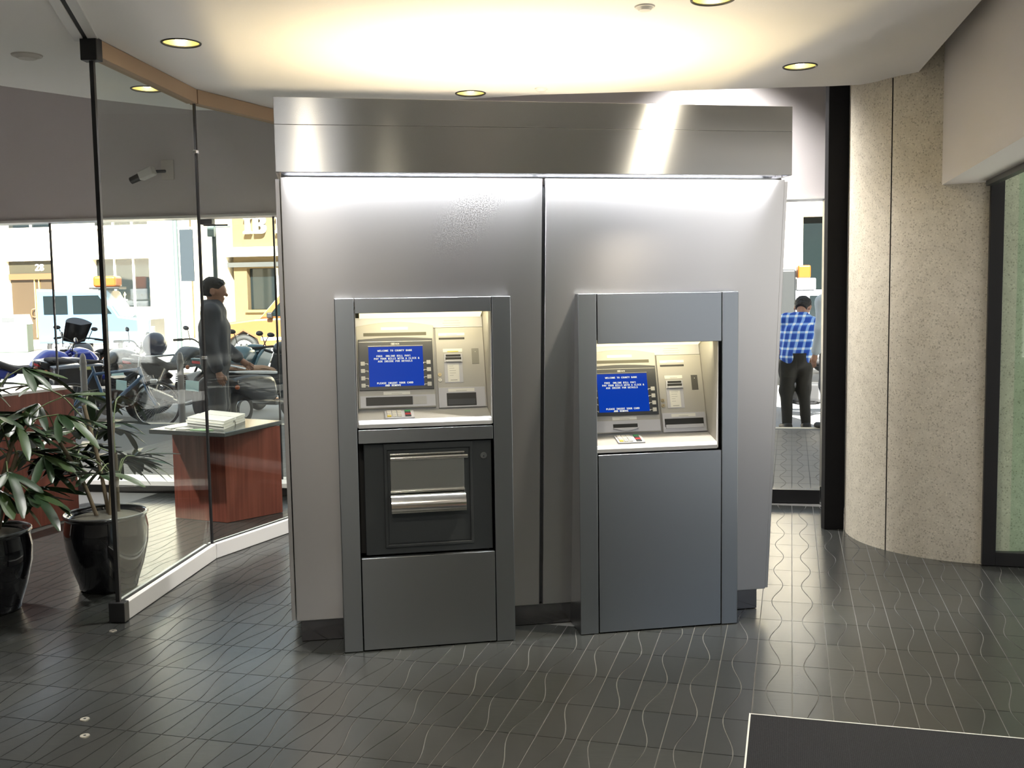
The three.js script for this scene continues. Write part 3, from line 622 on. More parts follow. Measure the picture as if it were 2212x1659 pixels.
const leafletKinds = [leafletGeo(0.27, 0.026, 0.16), leafletGeo(0.24, 0.023, 0.3), leafletGeo(0.21, 0.025, 0.08), leafletGeo(0.29, 0.024, 0.42)];
function palm(label, x, z, fronds, stems, wall) {
  const t = thing('potted_palm', label, 'potted plant', [x, 0, z]);
  put('pot', new THREE.LatheGeometry([[0.001, 0.002], [0.138, 0.002], [0.15, 0.012], [0.152, 0.03], [0.185, 0.13], [0.212, 0.25], [0.216, 0.33], [0.206, 0.385], [0.213, 0.398], [0.219, 0.41], [0.205, 0.414], [0.196, 0.40], [0.195, 0.37], [0.001, 0.365]].map((p) => new THREE.Vector2(...p)), 56), M.pot, t, 'glossy black glazed pot');
  const rim = new THREE.TorusGeometry(0.212, 0.006, 8, 56); rim.rotateX(Math.PI / 2); rim.translate(0, 0.412, 0); put('rim', rim, M.potRim, t);
  const soil = new THREE.SphereGeometry(0.197, 40, 12, 0, Math.PI * 2, 0, Math.PI / 2); soil.scale(1, 0.2, 1); soil.translate(0, 0.372, 0); put('gravel', soil, M.pebbles, t);
  const tops = [];
  for (const [sx, sz, h, lx, lz] of stems) { put('stem', tube([[sx, 0.38, sz], [sx + lx * 0.4, 0.38 + h * 0.5, sz + lz * 0.4], [sx + lx, 0.38 + h, sz + lz]], 0.011, 14, 8), M.stem, t); tops.push([sx, sz, h, lx, lz]); }
  for (let i = 0; i < fronds; i++) {
    const [sx, sz, h, lx, lz] = tops[i % tops.length], v = rr(0.45, 1), a0 = i * 2.4 + rr(-0.4, 0.4), ang = wall && Math.cos(a0) > 0.1 ? -Math.PI / 2 - rr(0, 0.5) : a0, out = rr(0.1, 0.26), up = rr(0.0, 0.2) * (v > 0.8 ? 1.2 : 0.6);
    const A = [sx + lx * v, 0.38 + h * v, sz + lz * v], B = [A[0] + Math.cos(ang) * out, A[1] + up, A[2] + Math.sin(ang) * out];
    const f = put('frond', tube([A, [(A[0] + B[0]) / 2, (A[1] + B[1]) / 2 + 0.05, (A[2] + B[2]) / 2], B], 0.0035, 8, 5), M.petiole, t);
    const n = 6 + (i % 4), tilt = rr(-0.35, 0.25);
    for (let j = 0; j < n; j++) {
      const a = (j / (n - 1) - 0.5) * 2.5, m = put('leaflet', leafletKinds[(i + j) % 4], M.leafs[(i * 3 + j) % 3], f);
      m.position.set(...B); m.rotation.order = 'YZX'; m.rotation.set(rr(-0.3, 0.3), -ang + a, tilt - Math.abs(a) * 0.12);
      const s = rr(0.8, 1.1) * (1 - 0.12 * Math.abs(a)); m.scale.set(s, s, s);
    }
  }
}
palm('fan palm in a glossy black pot standing partly behind the glass panel', -2.21, -5.45, 24, [[0.02, 0, 0.62, -0.1, 0.02], [0.04, 0.04, 0.52, 0.02, -0.05], [-0.02, 0.05, 0.44, -0.14, 0.1], [0.05, -0.05, 0.36, 0.03, 0.08]], true);
palm('fan palm in a glossy black pot nearer the dark bank side, clear of the glass', -2.66, -5.05, 34, [[0.0, 0, 0.66, 0.03, -0.02], [0.05, 0.04, 0.5, 0.12, -0.05], [-0.03, 0.05, 0.58, -0.08, 0.06], [0.04, -0.05, 0.42, 0.14, 0.04], [-0.05, -0.03, 0.5, -0.03, -0.12]]);
// ---------------------------------------------------------------- outside: paving, street, buildings opposite
const SY = -0.13;                                                          // street level
struct('street', bx(-70, 60, -0.5, SY, -80, 45), M.asphalt, 'sunlit grey street');
const pave = struct('pavement', onSt(bx(-9, 9, -0.2, -0.0028, -4.3, -0.27)), M.grout, 'paving outside the street windows');
{
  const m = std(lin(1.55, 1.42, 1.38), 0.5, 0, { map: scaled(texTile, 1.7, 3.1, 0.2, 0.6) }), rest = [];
  for (let k = -46; k < 34; k++) for (let j = 6; j < 34; j++) {
    const c = tileAt(TB0 + (k + 0.5) * TP, TA0 + (j + 0.5) * TL), w = c.clone().applyMatrix4(stInv);
    if (w.z > -0.42 || w.z < -4.15 || w.x < -4.2 || w.x > 7) continue;
    for (const side of [-1, 1]) { const g = half['' + ((k % 2 === 0 ? -1 : 1) * (j % 2 === 0 ? 1 : -1)) + side].clone(); g.rotateY(-PHI); g.translate(c.x, 0, c.z); rest.push(g); }
  }
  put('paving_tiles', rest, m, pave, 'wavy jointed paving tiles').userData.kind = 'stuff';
  put('kerb', onSt(bx(-9, 9, -0.19, 0.0, -4.42, -4.3, 0.01)), M.stone, pave);
}
struct('pavement', bx(5.4, 16, -0.2, -0.01, -9, -1), M.bouncePaving = std(lin(0.5, 0.5, 0.49), 0.9), 'added pale paving outside the entrance, bounces sunlight up to the ceiling');  // pale colour added as a reflector that lifts the lobby ceiling
struct('pavement', bx(5.4, 16, -0.2, -0.01, -1, 12), M.grout, 'dark paving outside the entrance');
struct('pavement', bx(-9, 5.4, -0.2, -0.01, 4.2, 12), M.grout, 'paving behind the photographer');
struct('pavement', onSt(bx(-50, 40, -0.2, 0.0, -40, -28.6)), M.stone, 'far pavement across the street');

M.darkGlass = std(lin(0.008, 0.012, 0.013), 0.08); M.bronzeDoor = std(lin(0.04, 0.026, 0.012), 0.5); M.gold = std(lin(0.7, 0.55, 0.22), 0.35, 0.6); M.bandTan = std(lin(0.12, 0.055, 0.022), 0.5); M.signOlive = std(lin(0.028, 0.024, 0.011), 0.6);
M.frameWhite = std(lin(0.75, 0.76, 0.72), 0.6);
function building(label, s0, s1, h, t0, m, windows) {
  const p = stAt(s0, 0, t0), b = thing('building', label, 'building', [p.x, 0, p.z], ST.turn), L = s1 - s0, F = 0;
  const holes = windows.map(([a, y0, w, hh]) => [[a, y0], [a + w, y0], [a + w, y0 + hh], [a, y0 + hh]]);
  put('wall', poly([[0, 0.001], [L, 0.001], [L, h], [0, h]], 0.4, 0, holes).translate(0, 0, -0.4), m, b);
  put('rear_block', bx(0.02, L - 0.02, 0, h - 0.05, -6, -0.9), m, b);
  put('cornice', bx(0.02, L - 0.02, h - 0.5, h - 0.1, -0.3, 0.25), m, b);
  for (const [a, y0, w, hh, n] of windows) {
    const win = put('window', bx(a + 0.02, a + w - 0.02, y0 + 0.02, y0 + hh - 0.02, -0.36, -0.3), M.darkGlass, b);
    for (let i = 1; i < (n ?? 3); i++) put('mullion', bx(a + w * i / (n ?? 3) - 0.03, a + w * i / (n ?? 3) + 0.03, y0, y0 + hh, -0.31, -0.22), M.frameWhite, win);
    put('sill', bx(a - 0.1, a + w + 0.1, y0 - 0.12, y0, -0.2, 0.12), m, win);
  }
  return b;
}
{
  const a = building('pale stone building across the street with bronze doorway numbered 28', -44, -15.7, 10, 30.6, M.stone, [[20.3, 0.01, 2.1, 3.25, 1], [24.2, 1.32, 2.5, 1.95, 3], [24.2, 4.6, 2.5, 2.2, 3], [20.3, 4.6, 2.1, 2.2, 2], [10, 1.3, 2.4, 2, 3], [15, 1.3, 2.4, 2, 3], [10, 4.6, 2.4, 2.2, 3], [15, 4.6, 2.4, 2.2, 3]]);
  const d = put('doorway', bx(20.34, 22.36, 0.01, 2.55, -0.3, -0.25), M.bronzeDoor, a, 'bronze double door');
  put('door_band', bx(20.32, 22.38, 2.5, 2.74, -0.28, -0.12), M.bandTan, d); put('sign_panel', bx(20.32, 22.38, 2.74, 3.24, -0.28, -0.18), M.signOlive, d, 'olive panel with number 28');
  put('number', letters('28', 0.27, 21.72, 2.99, -0.18, 0.03), M.sticker, d, 'pale number 28');
  for (const x of [21.42, 21.62]) { put('door_stile', bx(x - 0.02, x + 0.02, 0.1, 2.5, -0.25, -0.2), M.gold, d); put('door_pull', tube([[x, 0.95, -0.2], [x + (x < 21.5 ? -0.12 : 0.12), 1.0, -0.12], [x + (x < 21.5 ? -0.12 : 0.12), 1.25, -0.12], [x, 1.3, -0.2]], 0.025, 12, 6), M.bandTan, d); }
  const b = building('tan stone building set back, with lettering over a dark lintel', -15.5, -7.8, 9, 34.5, M.tanStone, [[0.6, 1.1, 2.6, 1.8, 2], [4.4, 1.0, 2.6, 2.2, 3], [4.6, 4.2, 2.6, 2, 3]]);
  put('lintel', bx(-0.2, 3.4, 2.95, 3.15, 0.0, 0.2), M.darkSteel, b); put('ledge', bx(-0.2, 8, 3.4, 3.8, 0.0, 0.35), M.frameWhite, b);
  put('raised_lettering', join([letters('IB', 0.75, 1.1, 4.75, 0.02, 0.25), letters('IO', 0.75, 2.6, 4.75, 0.02, 0.25)]), M.frameWhite, b, 'pale raised letters, partly hidden');
  building('pale building with tall windows seen past the street door', -7.6, 26, 11, 33.4, M.stone, [[12.6, 0.6, 2.0, 4.2, 2], [16.0, 0.2, 0.9, 4.2, 1], [18.2, 0.6, 2.4, 4.2, 2], [2.2, 0.8, 2.6, 3.4, 3], [7.2, 0.8, 2.6, 3.4, 3], [12.6, 5.6, 2.0, 2.6, 2], [2.2, 5.6, 2.6, 2.6, 3]]);
}
// iron railing with gilded finials
{
  const p = stAt(-20.2, 0, 28.2), t = thing('iron_railing', 'iron railing with gilded spear points in front of the dark window', 'railing', [p.x, 0, p.z], ST.turn);
  for (let i = 0; i < 17; i++) { const x = i * 0.2, k = put('picket', rod([x, 0.001, 0], [x, 1.72, 0], 0.018, 6), M.frameWhite, t); const f = new THREE.OctahedronGeometry(0.075); f.scale(0.8, 1.4, 0.5); f.translate(x, 1.8, 0); put('finial', f, M.gold, k); }
  put('rail', bx(-0.1, 3.3, 1.58, 1.63, -0.02, 0.02), M.frameWhite, t); put('rail', bx(-0.1, 3.3, 0.2, 0.25, -0.02, 0.02), M.frameWhite, t);
}
// litter bin, lamp post, banner post
{
  const p = stAt(-19.2, 0, 24.6), t = thing('litter_bin', 'pale green concrete litter bin with white hood across the street', 'litter bin', [-17.0, SY, -35], 0.2);
  M.binGreen = std(lin(0.10, 0.135, 0.105), 0.8);
  put('body', bx(-0.5, 0.5, 0.002, 0.95, -0.4, 0.4, 0.03), M.binGreen, t); put('hood', poly([[-0.52, 0.95], [0.52, 0.95], [0.42, 1.28], [-0.42, 1.28]], 0.8, 0.02).translate(0, 0, -0.4), M.frameWhite, t); put('mouth', bx(-0.28, 0.12, 1.03, 1.2, 0.36, 0.41, 0.01), M.darkSteel, t);
  M.postGrey = std(lin(0.12, 0.15, 0.15), 0.5, 0.2);
  const q = thing('signal_post', 'slim grey-green signal post with a signal box on top, behind the standing man', 'signal post', [-4.62, SY, -16.1]);
  put('post', rod([0, 0.002, 0], [0, 2.86, 0], 0.036, 14, 0.034), M.postGrey, q); put('base', cyl(0.08, 0.06, 0.2, 0, 0.001, 0, 16), M.postGrey, q); put('signal_box', bx(-0.075, 0.03, 2.66, 2.87, 0.02, 0.11, 0.01), M.signalBox = std(lin(0.2, 0.27, 0.26), 0.5), q); put('arm', rod([0.03, 2.82, 0], [0.26, 2.82, 0], 0.012), M.postGrey, q);
  const b = thing('banner_post', 'dark blue street banner hanging from a grey post', 'banner', [-6.35, SY, -20]);
  put('post', rod([-0.14, 0.002, 0], [-0.14, 4.2, 0], 0.05, 12), M.postGrey, b); put('banner', bx(-0.06, 0.2, 2.05, 3.05, -0.02, 0.02, 0.01), M.banner = std(lin(0.014, 0.022, 0.032), 0.7), b); put('bracket', [bx(-0.16, 0.24, 3.06, 3.1, -0.02, 0.02)], M.postGrey, b);
}
// bollards at the kerb
for (const [x, z, l] of [[-5.17, -12.3, 'grey steel bollard in front of the black touring motorcycle'], [-4.0, -12.3, 'grey steel bollard touching the bicycle front wheel']]) {
  const t = thing('bollard', l, 'bollard', [x, 0, z]);
  put('post', new THREE.LatheGeometry([[0.001, 0.001], [0.05, 0.001], [0.046, 0.05], [0.04, 0.06], [0.037, 0.84], [0.033, 0.89], [0.02, 0.925], [0.001, 0.935]].map((p) => new THREE.Vector2(...p)), 20), M.bollard ??= std(lin(0.20, 0.20, 0.20), 0.5, 0.3), t);
  put('collar', cyl(0.042, 0.042, 0.03, 0, 0.8, 0, 20), M.bollard, t);
}
// unseen buildings, added to shade the entrance side and dim the steel reflections
M.officeGrey = std(lin(0.24, 0.24, 0.25), 0.85); M.brick = std(lin(0.30, 0.17, 0.13), 0.9);
for (const [x0, x1, z0, z1, h, m, l] of [[-30, 1.3, 15, 24, 17, M.officeGrey, 'added tall grey building behind the photographer, shades the ground'], [2.6, 10.5, 15, 24, 11, M.brick, 'added brick building behind the photographer, across an alley, shades the ground'], [16.5, 25, -30, 12.5, 9.5, M.officeGrey, 'added low grey building across the entrance side street, keeps bright sky off the steel']]) {
  const b = thing('building', l, 'building', [0, SY, 0]); put('block', bx(x0, x1, 0.002, h, z0, z1), m, b);
  const alongZ = x1 - x0 < z1 - z0, n = Math.floor((alongZ ? z1 - z0 : x1 - x0) / 3.2);
  for (let i = 0; i < n; i++) for (let f = 0; f < 4; f++) { const a = (alongZ ? z0 : x0) + 0.8 + i * 3.2, y = 1.2 + f * 3.6; put('window', alongZ ? bx(x0 - 0.04, x0 + 0.01, y, y + 2.1, a, a + 1.8) : bx(a, a + 1.8, y, y + 2.1, z0 - 0.04, z0 + 0.01), M.darkGlass, b); }
}
// street trees by the entrance, mirrored in the steel and the green glass
M.bark = std(lin(0.12, 0.09, 0.06), 0.9); M.crown = std(lin(0.07, 0.13, 0.03), 0.8);
for (const [x, z, r, l] of [[10.4, -5.2, 1.9, 'leafy street tree by the entrance, beyond the green side light'], [10.4, -0.6, 2.1, 'leafy street tree opposite the entrance doors'], [10.2, 4.0, 2.0, 'leafy street tree at the corner of the entrance'], [5.2, 9.0, 2.1, 'leafy street tree behind the photographer'], [-3.2, 11.6, 2.2, 'leafy street tree behind the photographer, farther along'], [13.5, -10, 2.4, 'leafy street tree farther down the entrance side']]) {
  const t = thing('street_tree', l, 'tree', [x, -0.01, z]);
  put('trunk', rod([0, 0.002, 0], [0.1, 2.6, 0.05], 0.15, 10, 0.1), M.bark, t);
  const parts = []; for (let i = 0; i < 260; i++) { const a = rnd() * 6.283, v = Math.acos(rr(-0.9, 1)), q = r * Math.cbrt(rr(0.25, 1)), g = new THREE.IcosahedronGeometry(rr(0.16, 0.34), 0); g.scale(1, 0.45, 1); g.rotateX(rr(-1, 1)); g.rotateZ(rr(-1, 1)); g.translate(q * Math.sin(v) * Math.cos(a), 3.6 + q * 0.95 * Math.cos(v), q * Math.sin(v) * Math.sin(a)); parts.push(g); }
  put('crown', parts, M.crown, t).userData.kind = 'stuff';
}
// ---------------------------------------------------------------- two-wheelers at the kerb; local x is forward
const paint = (r, g, b) => std(lin(r, g, b), 0.3, 0, { clearcoat: 0.8, clearcoatRoughness: 0.06 });
M.paintBlack = paint(0.012, 0.013, 0.015); M.paintBlue = paint(0.018, 0.05, 0.42); M.paintWhite = paint(0.7, 0.72, 0.75); M.paintTeal = paint(0.03, 0.10, 0.13);
M.seat = std(lin(0.03, 0.03, 0.032), 0.75); M.seatTan = std(lin(0.32, 0.19, 0.12), 0.7); M.engine = std(lin(0.16, 0.16, 0.165), 0.4, 0.8); M.alloy = std(lin(0.5, 0.5, 0.5), 0.3, 1);
M.tailRed = std(lin(0.5, 0.02, 0.02), 0.25); M.plate = std(lin(0.55, 0.8, 0.82), 0.5); M.amber = std(lin(0.30, 0.07, 0.01), 0.3); M.lampGlass = std(lin(0.6, 0.62, 0.65), 0.08, 0.3);
M.screenDark = std(lin(0.02, 0.022, 0.026), 0.12);
function wheel(t, x, r, w, rimM, spokes, disc = true) {
  const ty = new THREE.TorusGeometry(r - w / 2, w / 2, 12, 44); ty.translate(x, r, 0);
  const W = put('wheel', ty, M.rubber, t, 'black tyre');
  const rim = new THREE.TorusGeometry(r - w * 1.05, w * 0.22, 8, 40); rim.scale(1, 1, 1.6); rim.translate(x, r, 0); put('rim', rim, rimM, W);
  const hub = new THREE.CylinderGeometry(0.035, 0.035, w * 1.1, 14); hub.rotateX(Math.PI / 2); hub.translate(x, r, 0); put('hub', hub, rimM, W);
  for (let i = 0; i < spokes; i++) { const a = i / spokes * Math.PI * 2; put('spoke', rod([x + Math.cos(a) * 0.03, r + Math.sin(a) * 0.03, 0], [x + Math.cos(a) * (r - w * 1.05), r + Math.sin(a) * (r - w * 1.05), 0], spokes > 12 ? 0.0016 : 0.016, spokes > 12 ? 4 : 6), rimM, W); }
  if (disc) { const d = new THREE.CylinderGeometry(r * 0.45, r * 0.45, 0.006, 28); d.rotateX(Math.PI / 2); d.translate(x, r, w * 0.62); put('brake_disc', d, M.alloy, W); }
  return W;
}
function mirror(t, x, y, z, s, m) { put('mirror_stalk', rod([x, y, z * 0.75], [x + 0.02, y + 0.15, z], 0.007), M.black, t); const g = new THREE.SphereGeometry(0.06, 14, 10); g.scale(0.3, 0.6, 1.05); g.translate(x + 0.02, y + 0.18, z + s * 0.04); put('mirror', g, m ?? M.paintBlack, t); }
function motorcycle(label, x, z, yaw, o) {
  const t = thing('motorcycle', label, 'motorcycle', [x, SY, z], yaw, 'motorcycles parked at the kerb'); t.rotation.order = 'YXZ'; t.rotation.x = o.lean ?? 0.08; t.position.y = SY + 0.004;
  const P = o.paint ?? M.paintBlack;
  wheel(t, 0.72, 0.3, 0.12, o.rim ?? M.engine, 5); wheel(t, -0.70, 0.31, 0.17, o.rim ?? M.engine, 5);
  for (const s of [-1, 1]) { put('fork_leg', rod([0.72, 0.3, s * 0.09], [0.46, 0.92, s * 0.09], 0.024, 10), M.alloy, t); put('swing_arm', rod([-0.70, 0.31, s * 0.11], [-0.12, 0.42, s * 0.09], 0.028, 8), M.engine, t); put('shock', rod([-0.62, 0.36, s * 0.12], [-0.42, 0.72, s * 0.11], 0.022, 8), M.alloy, t); }
  put('engine', [bx(-0.22, 0.24, 0.2, 0.46, -0.15, 0.15, 0.05), ...[0, 1, 2, 3, 4].map((i) => bx(0.02, 0.26, 0.46 + i * 0.03, 0.478 + i * 0.03, -0.12, 0.12, 0.006))], M.engine, t);
  put('frame', [tube([[0.44, 0.86, 0], [0.34, 0.5, 0.1], [0.2, 0.2, 0.12], [-0.15, 0.2, 0.12], [-0.2, 0.5, 0.12]], 0.018, 20, 6), tube([[0.44, 0.86, 0], [0.34, 0.5, -0.1], [0.2, 0.2, -0.12], [-0.15, 0.2, -0.12], [-0.2, 0.5, -0.12]], 0.018, 20, 6), tube([[0.44, 0.84, 0], [0, 0.7, 0], [-0.5, 0.72, 0]], 0.03, 14, 6)], M.black, t);
  put('fuel_tank', blob([[0.42, 0.78], [0.36, 0.95], [0.12, 1.0], [-0.06, 0.86], [-0.1, 0.74], [0.2, 0.70]], 0.3, 0.09), P, t);
  put('seat', blob([[-0.04, 0.78], [-0.3, 0.79], [-0.58, 0.9], [-0.84, 0.92], [-0.84, 0.86], [-0.55, 0.80], [-0.3, 0.70], [-0.04, 0.71]], 0.27, 0.045), o.seat ?? M.seat, t);
  put('tail', blob([[-0.3, 0.70], [-0.6, 0.80], [-0.98, 0.9], [-1.0, 0.84], [-0.75, 0.70], [-0.45, 0.62]], 0.2, 0.05), P, t);
  put('tail_light', bx(-1.02, -0.97, 0.82, 0.88, -0.07, 0.07, 0.015), M.tailRed, t);
  put('rear_mudguard', tube([[-0.55, 0.66, 0], [-0.8, 0.68, 0], [-1.0, 0.6, 0], [-1.06, 0.45, 0]], 0.035, 12, 6), M.black, t);
  put('licence_plate', bx(-1.095, -1.085, 0.46, 0.6, -0.1, 0.1, 0.004), M.plate, t, 'pale blue licence plate');
  for (const s of [-1, 1]) { const g = new THREE.SphereGeometry(0.03, 10, 8); g.translate(-0.95, 0.76, s * 0.17); put('indicator', g, M.amber, t); }
  put('exhaust', tube([[0.2, 0.25, 0.17], [-0.1, 0.2, 0.19], [-0.4, 0.3, 0.2]], 0.028, 14, 8), M.alloy, t);
  put('muffler', rod([-0.38, 0.3, 0.2], [-0.92, 0.5, 0.21], 0.05, 16, 0.062), o.muffler ?? M.alloy, t);
  put('handlebar', tube(o.low ? [[0.42, 0.93, -0.33], [0.5, 0.96, -0.12], [0.5, 0.96, 0.12], [0.42, 0.93, 0.33]] : [[0.3, 1.06, -0.38], [0.44, 1.08, -0.2], [0.46, 1.0, 0], [0.44, 1.08, 0.2], [0.3, 1.06, 0.38]], 0.013, 20, 6), M.black, t);
  for (const s of [-1, 1]) { put('grip', o.low ? rod([0.45, 0.945, s * 0.22], [0.41, 0.925, s * 0.36], 0.019) : rod([0.34, 1.07, s * 0.29], [0.27, 1.055, s * 0.42], 0.019), M.rubber, t); mirror(t, 0.4, o.low ? 1.0 : 1.06, s * 0.28, s); }
  const hl = new THREE.SphereGeometry(0.095, 20, 14); hl.scale(0.75, 1, 1); hl.translate(0.58, 0.86, 0); put('headlight', hl, o.low ? P : M.chrome, t); const hg = new THREE.CircleGeometry(0.08, 20); hg.rotateY(Math.PI / 2); hg.translate(0.652, 0.86, 0); put('lamp_glass', hg, M.lampGlass, t);
  put('front_mudguard', (() => { const g = new THREE.TorusGeometry(0.33, 0.05, 6, 16, 1.5); g.scale(1, 1, 1.3); g.rotateZ(0.85); g.translate(0.72, 0.3, 0); return g; })(), P, t);
  if (o.fairing) {
    for (const s of [-1, 1]) { const g = poly([[0.66, 0.98], [0.74, 0.86], [0.62, 0.7], [0.48, 0.36], [0.16, 0.24], [-0.2, 0.28], [-0.05, 0.46], [0.16, 0.66], [0.32, 0.86], [0.5, 0.98]], 0.05, 0.02); g.translate(0, 0, s > 0 ? 0.15 : -0.2); put('side_fairing', g, P, t); }
    put('nose_fairing', blob([[0.5, 0.98], [0.66, 1.0], [0.82, 0.86], [0.74, 0.76], [0.56, 0.78]], 0.34, 0.1), P, t);
  }
  if (o.screen) put('windscreen', (() => { const g = new THREE.CylinderGeometry(0.24, 0.2, 0.36, 20, 1, false, -1.25, 2.5); g.rotateY(Math.PI / 2); g.rotateZ(0.55); g.translate(0.34, 1.14, 0); return g; })(), M.screenDark, t);
  if (o.bags) for (const s of [-1, 1]) { const b = put('pannier', blob([[-0.25, 0.78], [-0.3, 0.86], [-0.85, 0.86], [-0.92, 0.78], [-0.88, 0.4], [-0.4, 0.38]], 0.24, 0.06).translate(0, 0, s * 0.3), M.paintBlack, t); put('pannier_strip', bx(-0.6, -0.4, 0.80, 0.84, s * 0.415 - 0.006, s * 0.415 + 0.006), M.bagLabel ??= std(lin(0.5, 0.55, 0.2), 0.6), b); }
  if (o.pack) { const g = new THREE.SphereGeometry(0.17, 20, 14); g.scale(1.1, 1.05, 0.9); g.translate(-0.5, 1.06, 0); put('helmet', g, M.helmet ??= paint(0.012, 0.014, 0.05), t, 'dark blue helmet strapped to the seat'); put('rack', bx(-0.8, -0.25, 0.9, 0.93, -0.14, 0.14, 0.01), M.chrome, t); }
  if (o.cover) put('side_cover', poly([[-0.1, 0.62], [0.2, 0.66], [0.42, 0.42], [0.3, 0.22], [0.12, 0.3]], 0.04, 0.015).translate(0, 0, 0.17), M.paintWhite, t);
  return t;
}
motorcycle('blue sports motorcycle with red tail light next to the far end of the street window', -6.85, -14.7, 0.7, { paint: M.paintBlue, low: true, fairing: true, lean: 0.12 });
motorcycle('black motorcycle with dark windscreen parked behind the blue sports one', -7.1, -16.9, 2.4, { screen: true, bags: true });
motorcycle('black touring motorcycle with side panniers behind the bicycle', -5.8, -14.6, 0.8, { bags: true, lean: 0.1 });
motorcycle('dark motorcycle with a blue helmet on its rack and upright handlebar', -4.9, -14.95, 1.1, { pack: true, rim: M.alloy, cover: true });
motorcycle('black motorcycle with white and blue side cover behind the bollard', -4.05, -14.75, 1.3, { paint: M.paintTeal, cover: true, fairing: true, low: true });
motorcycle('dark motorcycle with orange frame parts in front of the bending man', 3.95, -13.6, 2.6, { rim: M.amber, muffler: M.amber });
// black scooter with tan seat
{
  const t = thing('scooter', 'black scooter with tan seat and pale licence plate seen from behind', 'scooter', [-3.36, SY + 0.004, -13.85], 1.18);
  wheel(t, 0.6, 0.24, 0.11, M.alloy, 5); wheel(t, -0.58, 0.25, 0.14, M.alloy, 5);
  put('rear_body', blob([[0.1, 0.36], [0.0, 0.66], [-0.5, 0.74], [-0.86, 0.7], [-0.9, 0.58], [-0.72, 0.5], [-0.4, 0.34], [-0.1, 0.28]], 0.36, 0.11), M.paintBlack, t);
  put('seat', blob([[0.06, 0.74], [-0.2, 0.8], [-0.5, 0.8], [-0.76, 0.84], [-0.8, 0.77], [-0.4, 0.72], [0.04, 0.68]], 0.3, 0.045), M.seatTan, t, 'tan seat');
  put('seat_rim', blob([[0.06, 0.70], [-0.3, 0.735], [-0.8, 0.765], [-0.84, 0.74], [-0.4, 0.70], [0.04, 0.665]], 0.34, 0.012), M.paintWhite, t);
  put('floorboard', bx(0.0, 0.42, 0.24, 0.3, -0.17, 0.17, 0.02), M.paintBlack, t);
  put('leg_shield', poly([[-0.2, 0.28], [0.2, 0.28], [0.24, 0.6], [0.1, 0.9], [-0.1, 0.9], [-0.24, 0.6]], 0.06, 0.02).rotateY(Math.PI / 2).rotateZ(0.18).translate(0.5, 0.04, 0), M.paintBlack, t);
  put('steering_column', rod([0.6, 0.25, 0], [0.4, 1.0, 0], 0.03), M.engine, t); put('handlebar', tube([[0.28, 1.0, -0.34], [0.38, 1.02, -0.1], [0.38, 1.02, 0.1], [0.28, 1.0, 0.34]], 0.016, 16, 6), M.black, t);
  for (const s of [-1, 1]) { put('grip', rod([0.32, 1.0, s * 0.24], [0.26, 0.995, s * 0.38], 0.02), M.rubber, t); mirror(t, 0.36, 1.02, s * 0.3, s); const g = new THREE.SphereGeometry(0.032, 10, 8); g.translate(-0.86, 0.56, s * 0.2); put('indicator', g, M.amber, t); }
  const hd = new THREE.SphereGeometry(0.12, 18, 12); hd.scale(0.8, 0.9, 1.2); hd.translate(0.42, 0.98, 0); put('headlight', hd, M.paintBlack, t);
  put('tail_light', bx(-0.92, -0.88, 0.56, 0.63, -0.09, 0.09, 0.015), M.tailRed, t, 'red tail light'); put('plate_bracket', bx(-0.93, -0.89, 0.22, 0.56, -0.12, 0.12, 0.01), M.black, t); put('licence_plate', bx(-0.945, -0.935, 0.36, 0.5, -0.11, 0.11, 0.004), M.plate, t, 'pale blue licence plate');
  put('muffler', rod([-0.3, 0.26, -0.17], [-0.86, 0.3, -0.19], 0.06, 16, 0.075), M.engine, t); put('front_mudguard', (() => { const g = new THREE.TorusGeometry(0.27, 0.06, 6, 16, 1.7); g.scale(1, 1, 1.3); g.rotateZ(0.6); g.translate(0.6, 0.24, 0); return g; })(), M.paintBlack, t);
  put('grab_rail', tube([[-0.62, 0.78, -0.15], [-0.9, 0.84, -0.12], [-0.9, 0.84, 0.12], [-0.62, 0.78, 0.15]], 0.012, 16, 6), M.chrome, t);
}
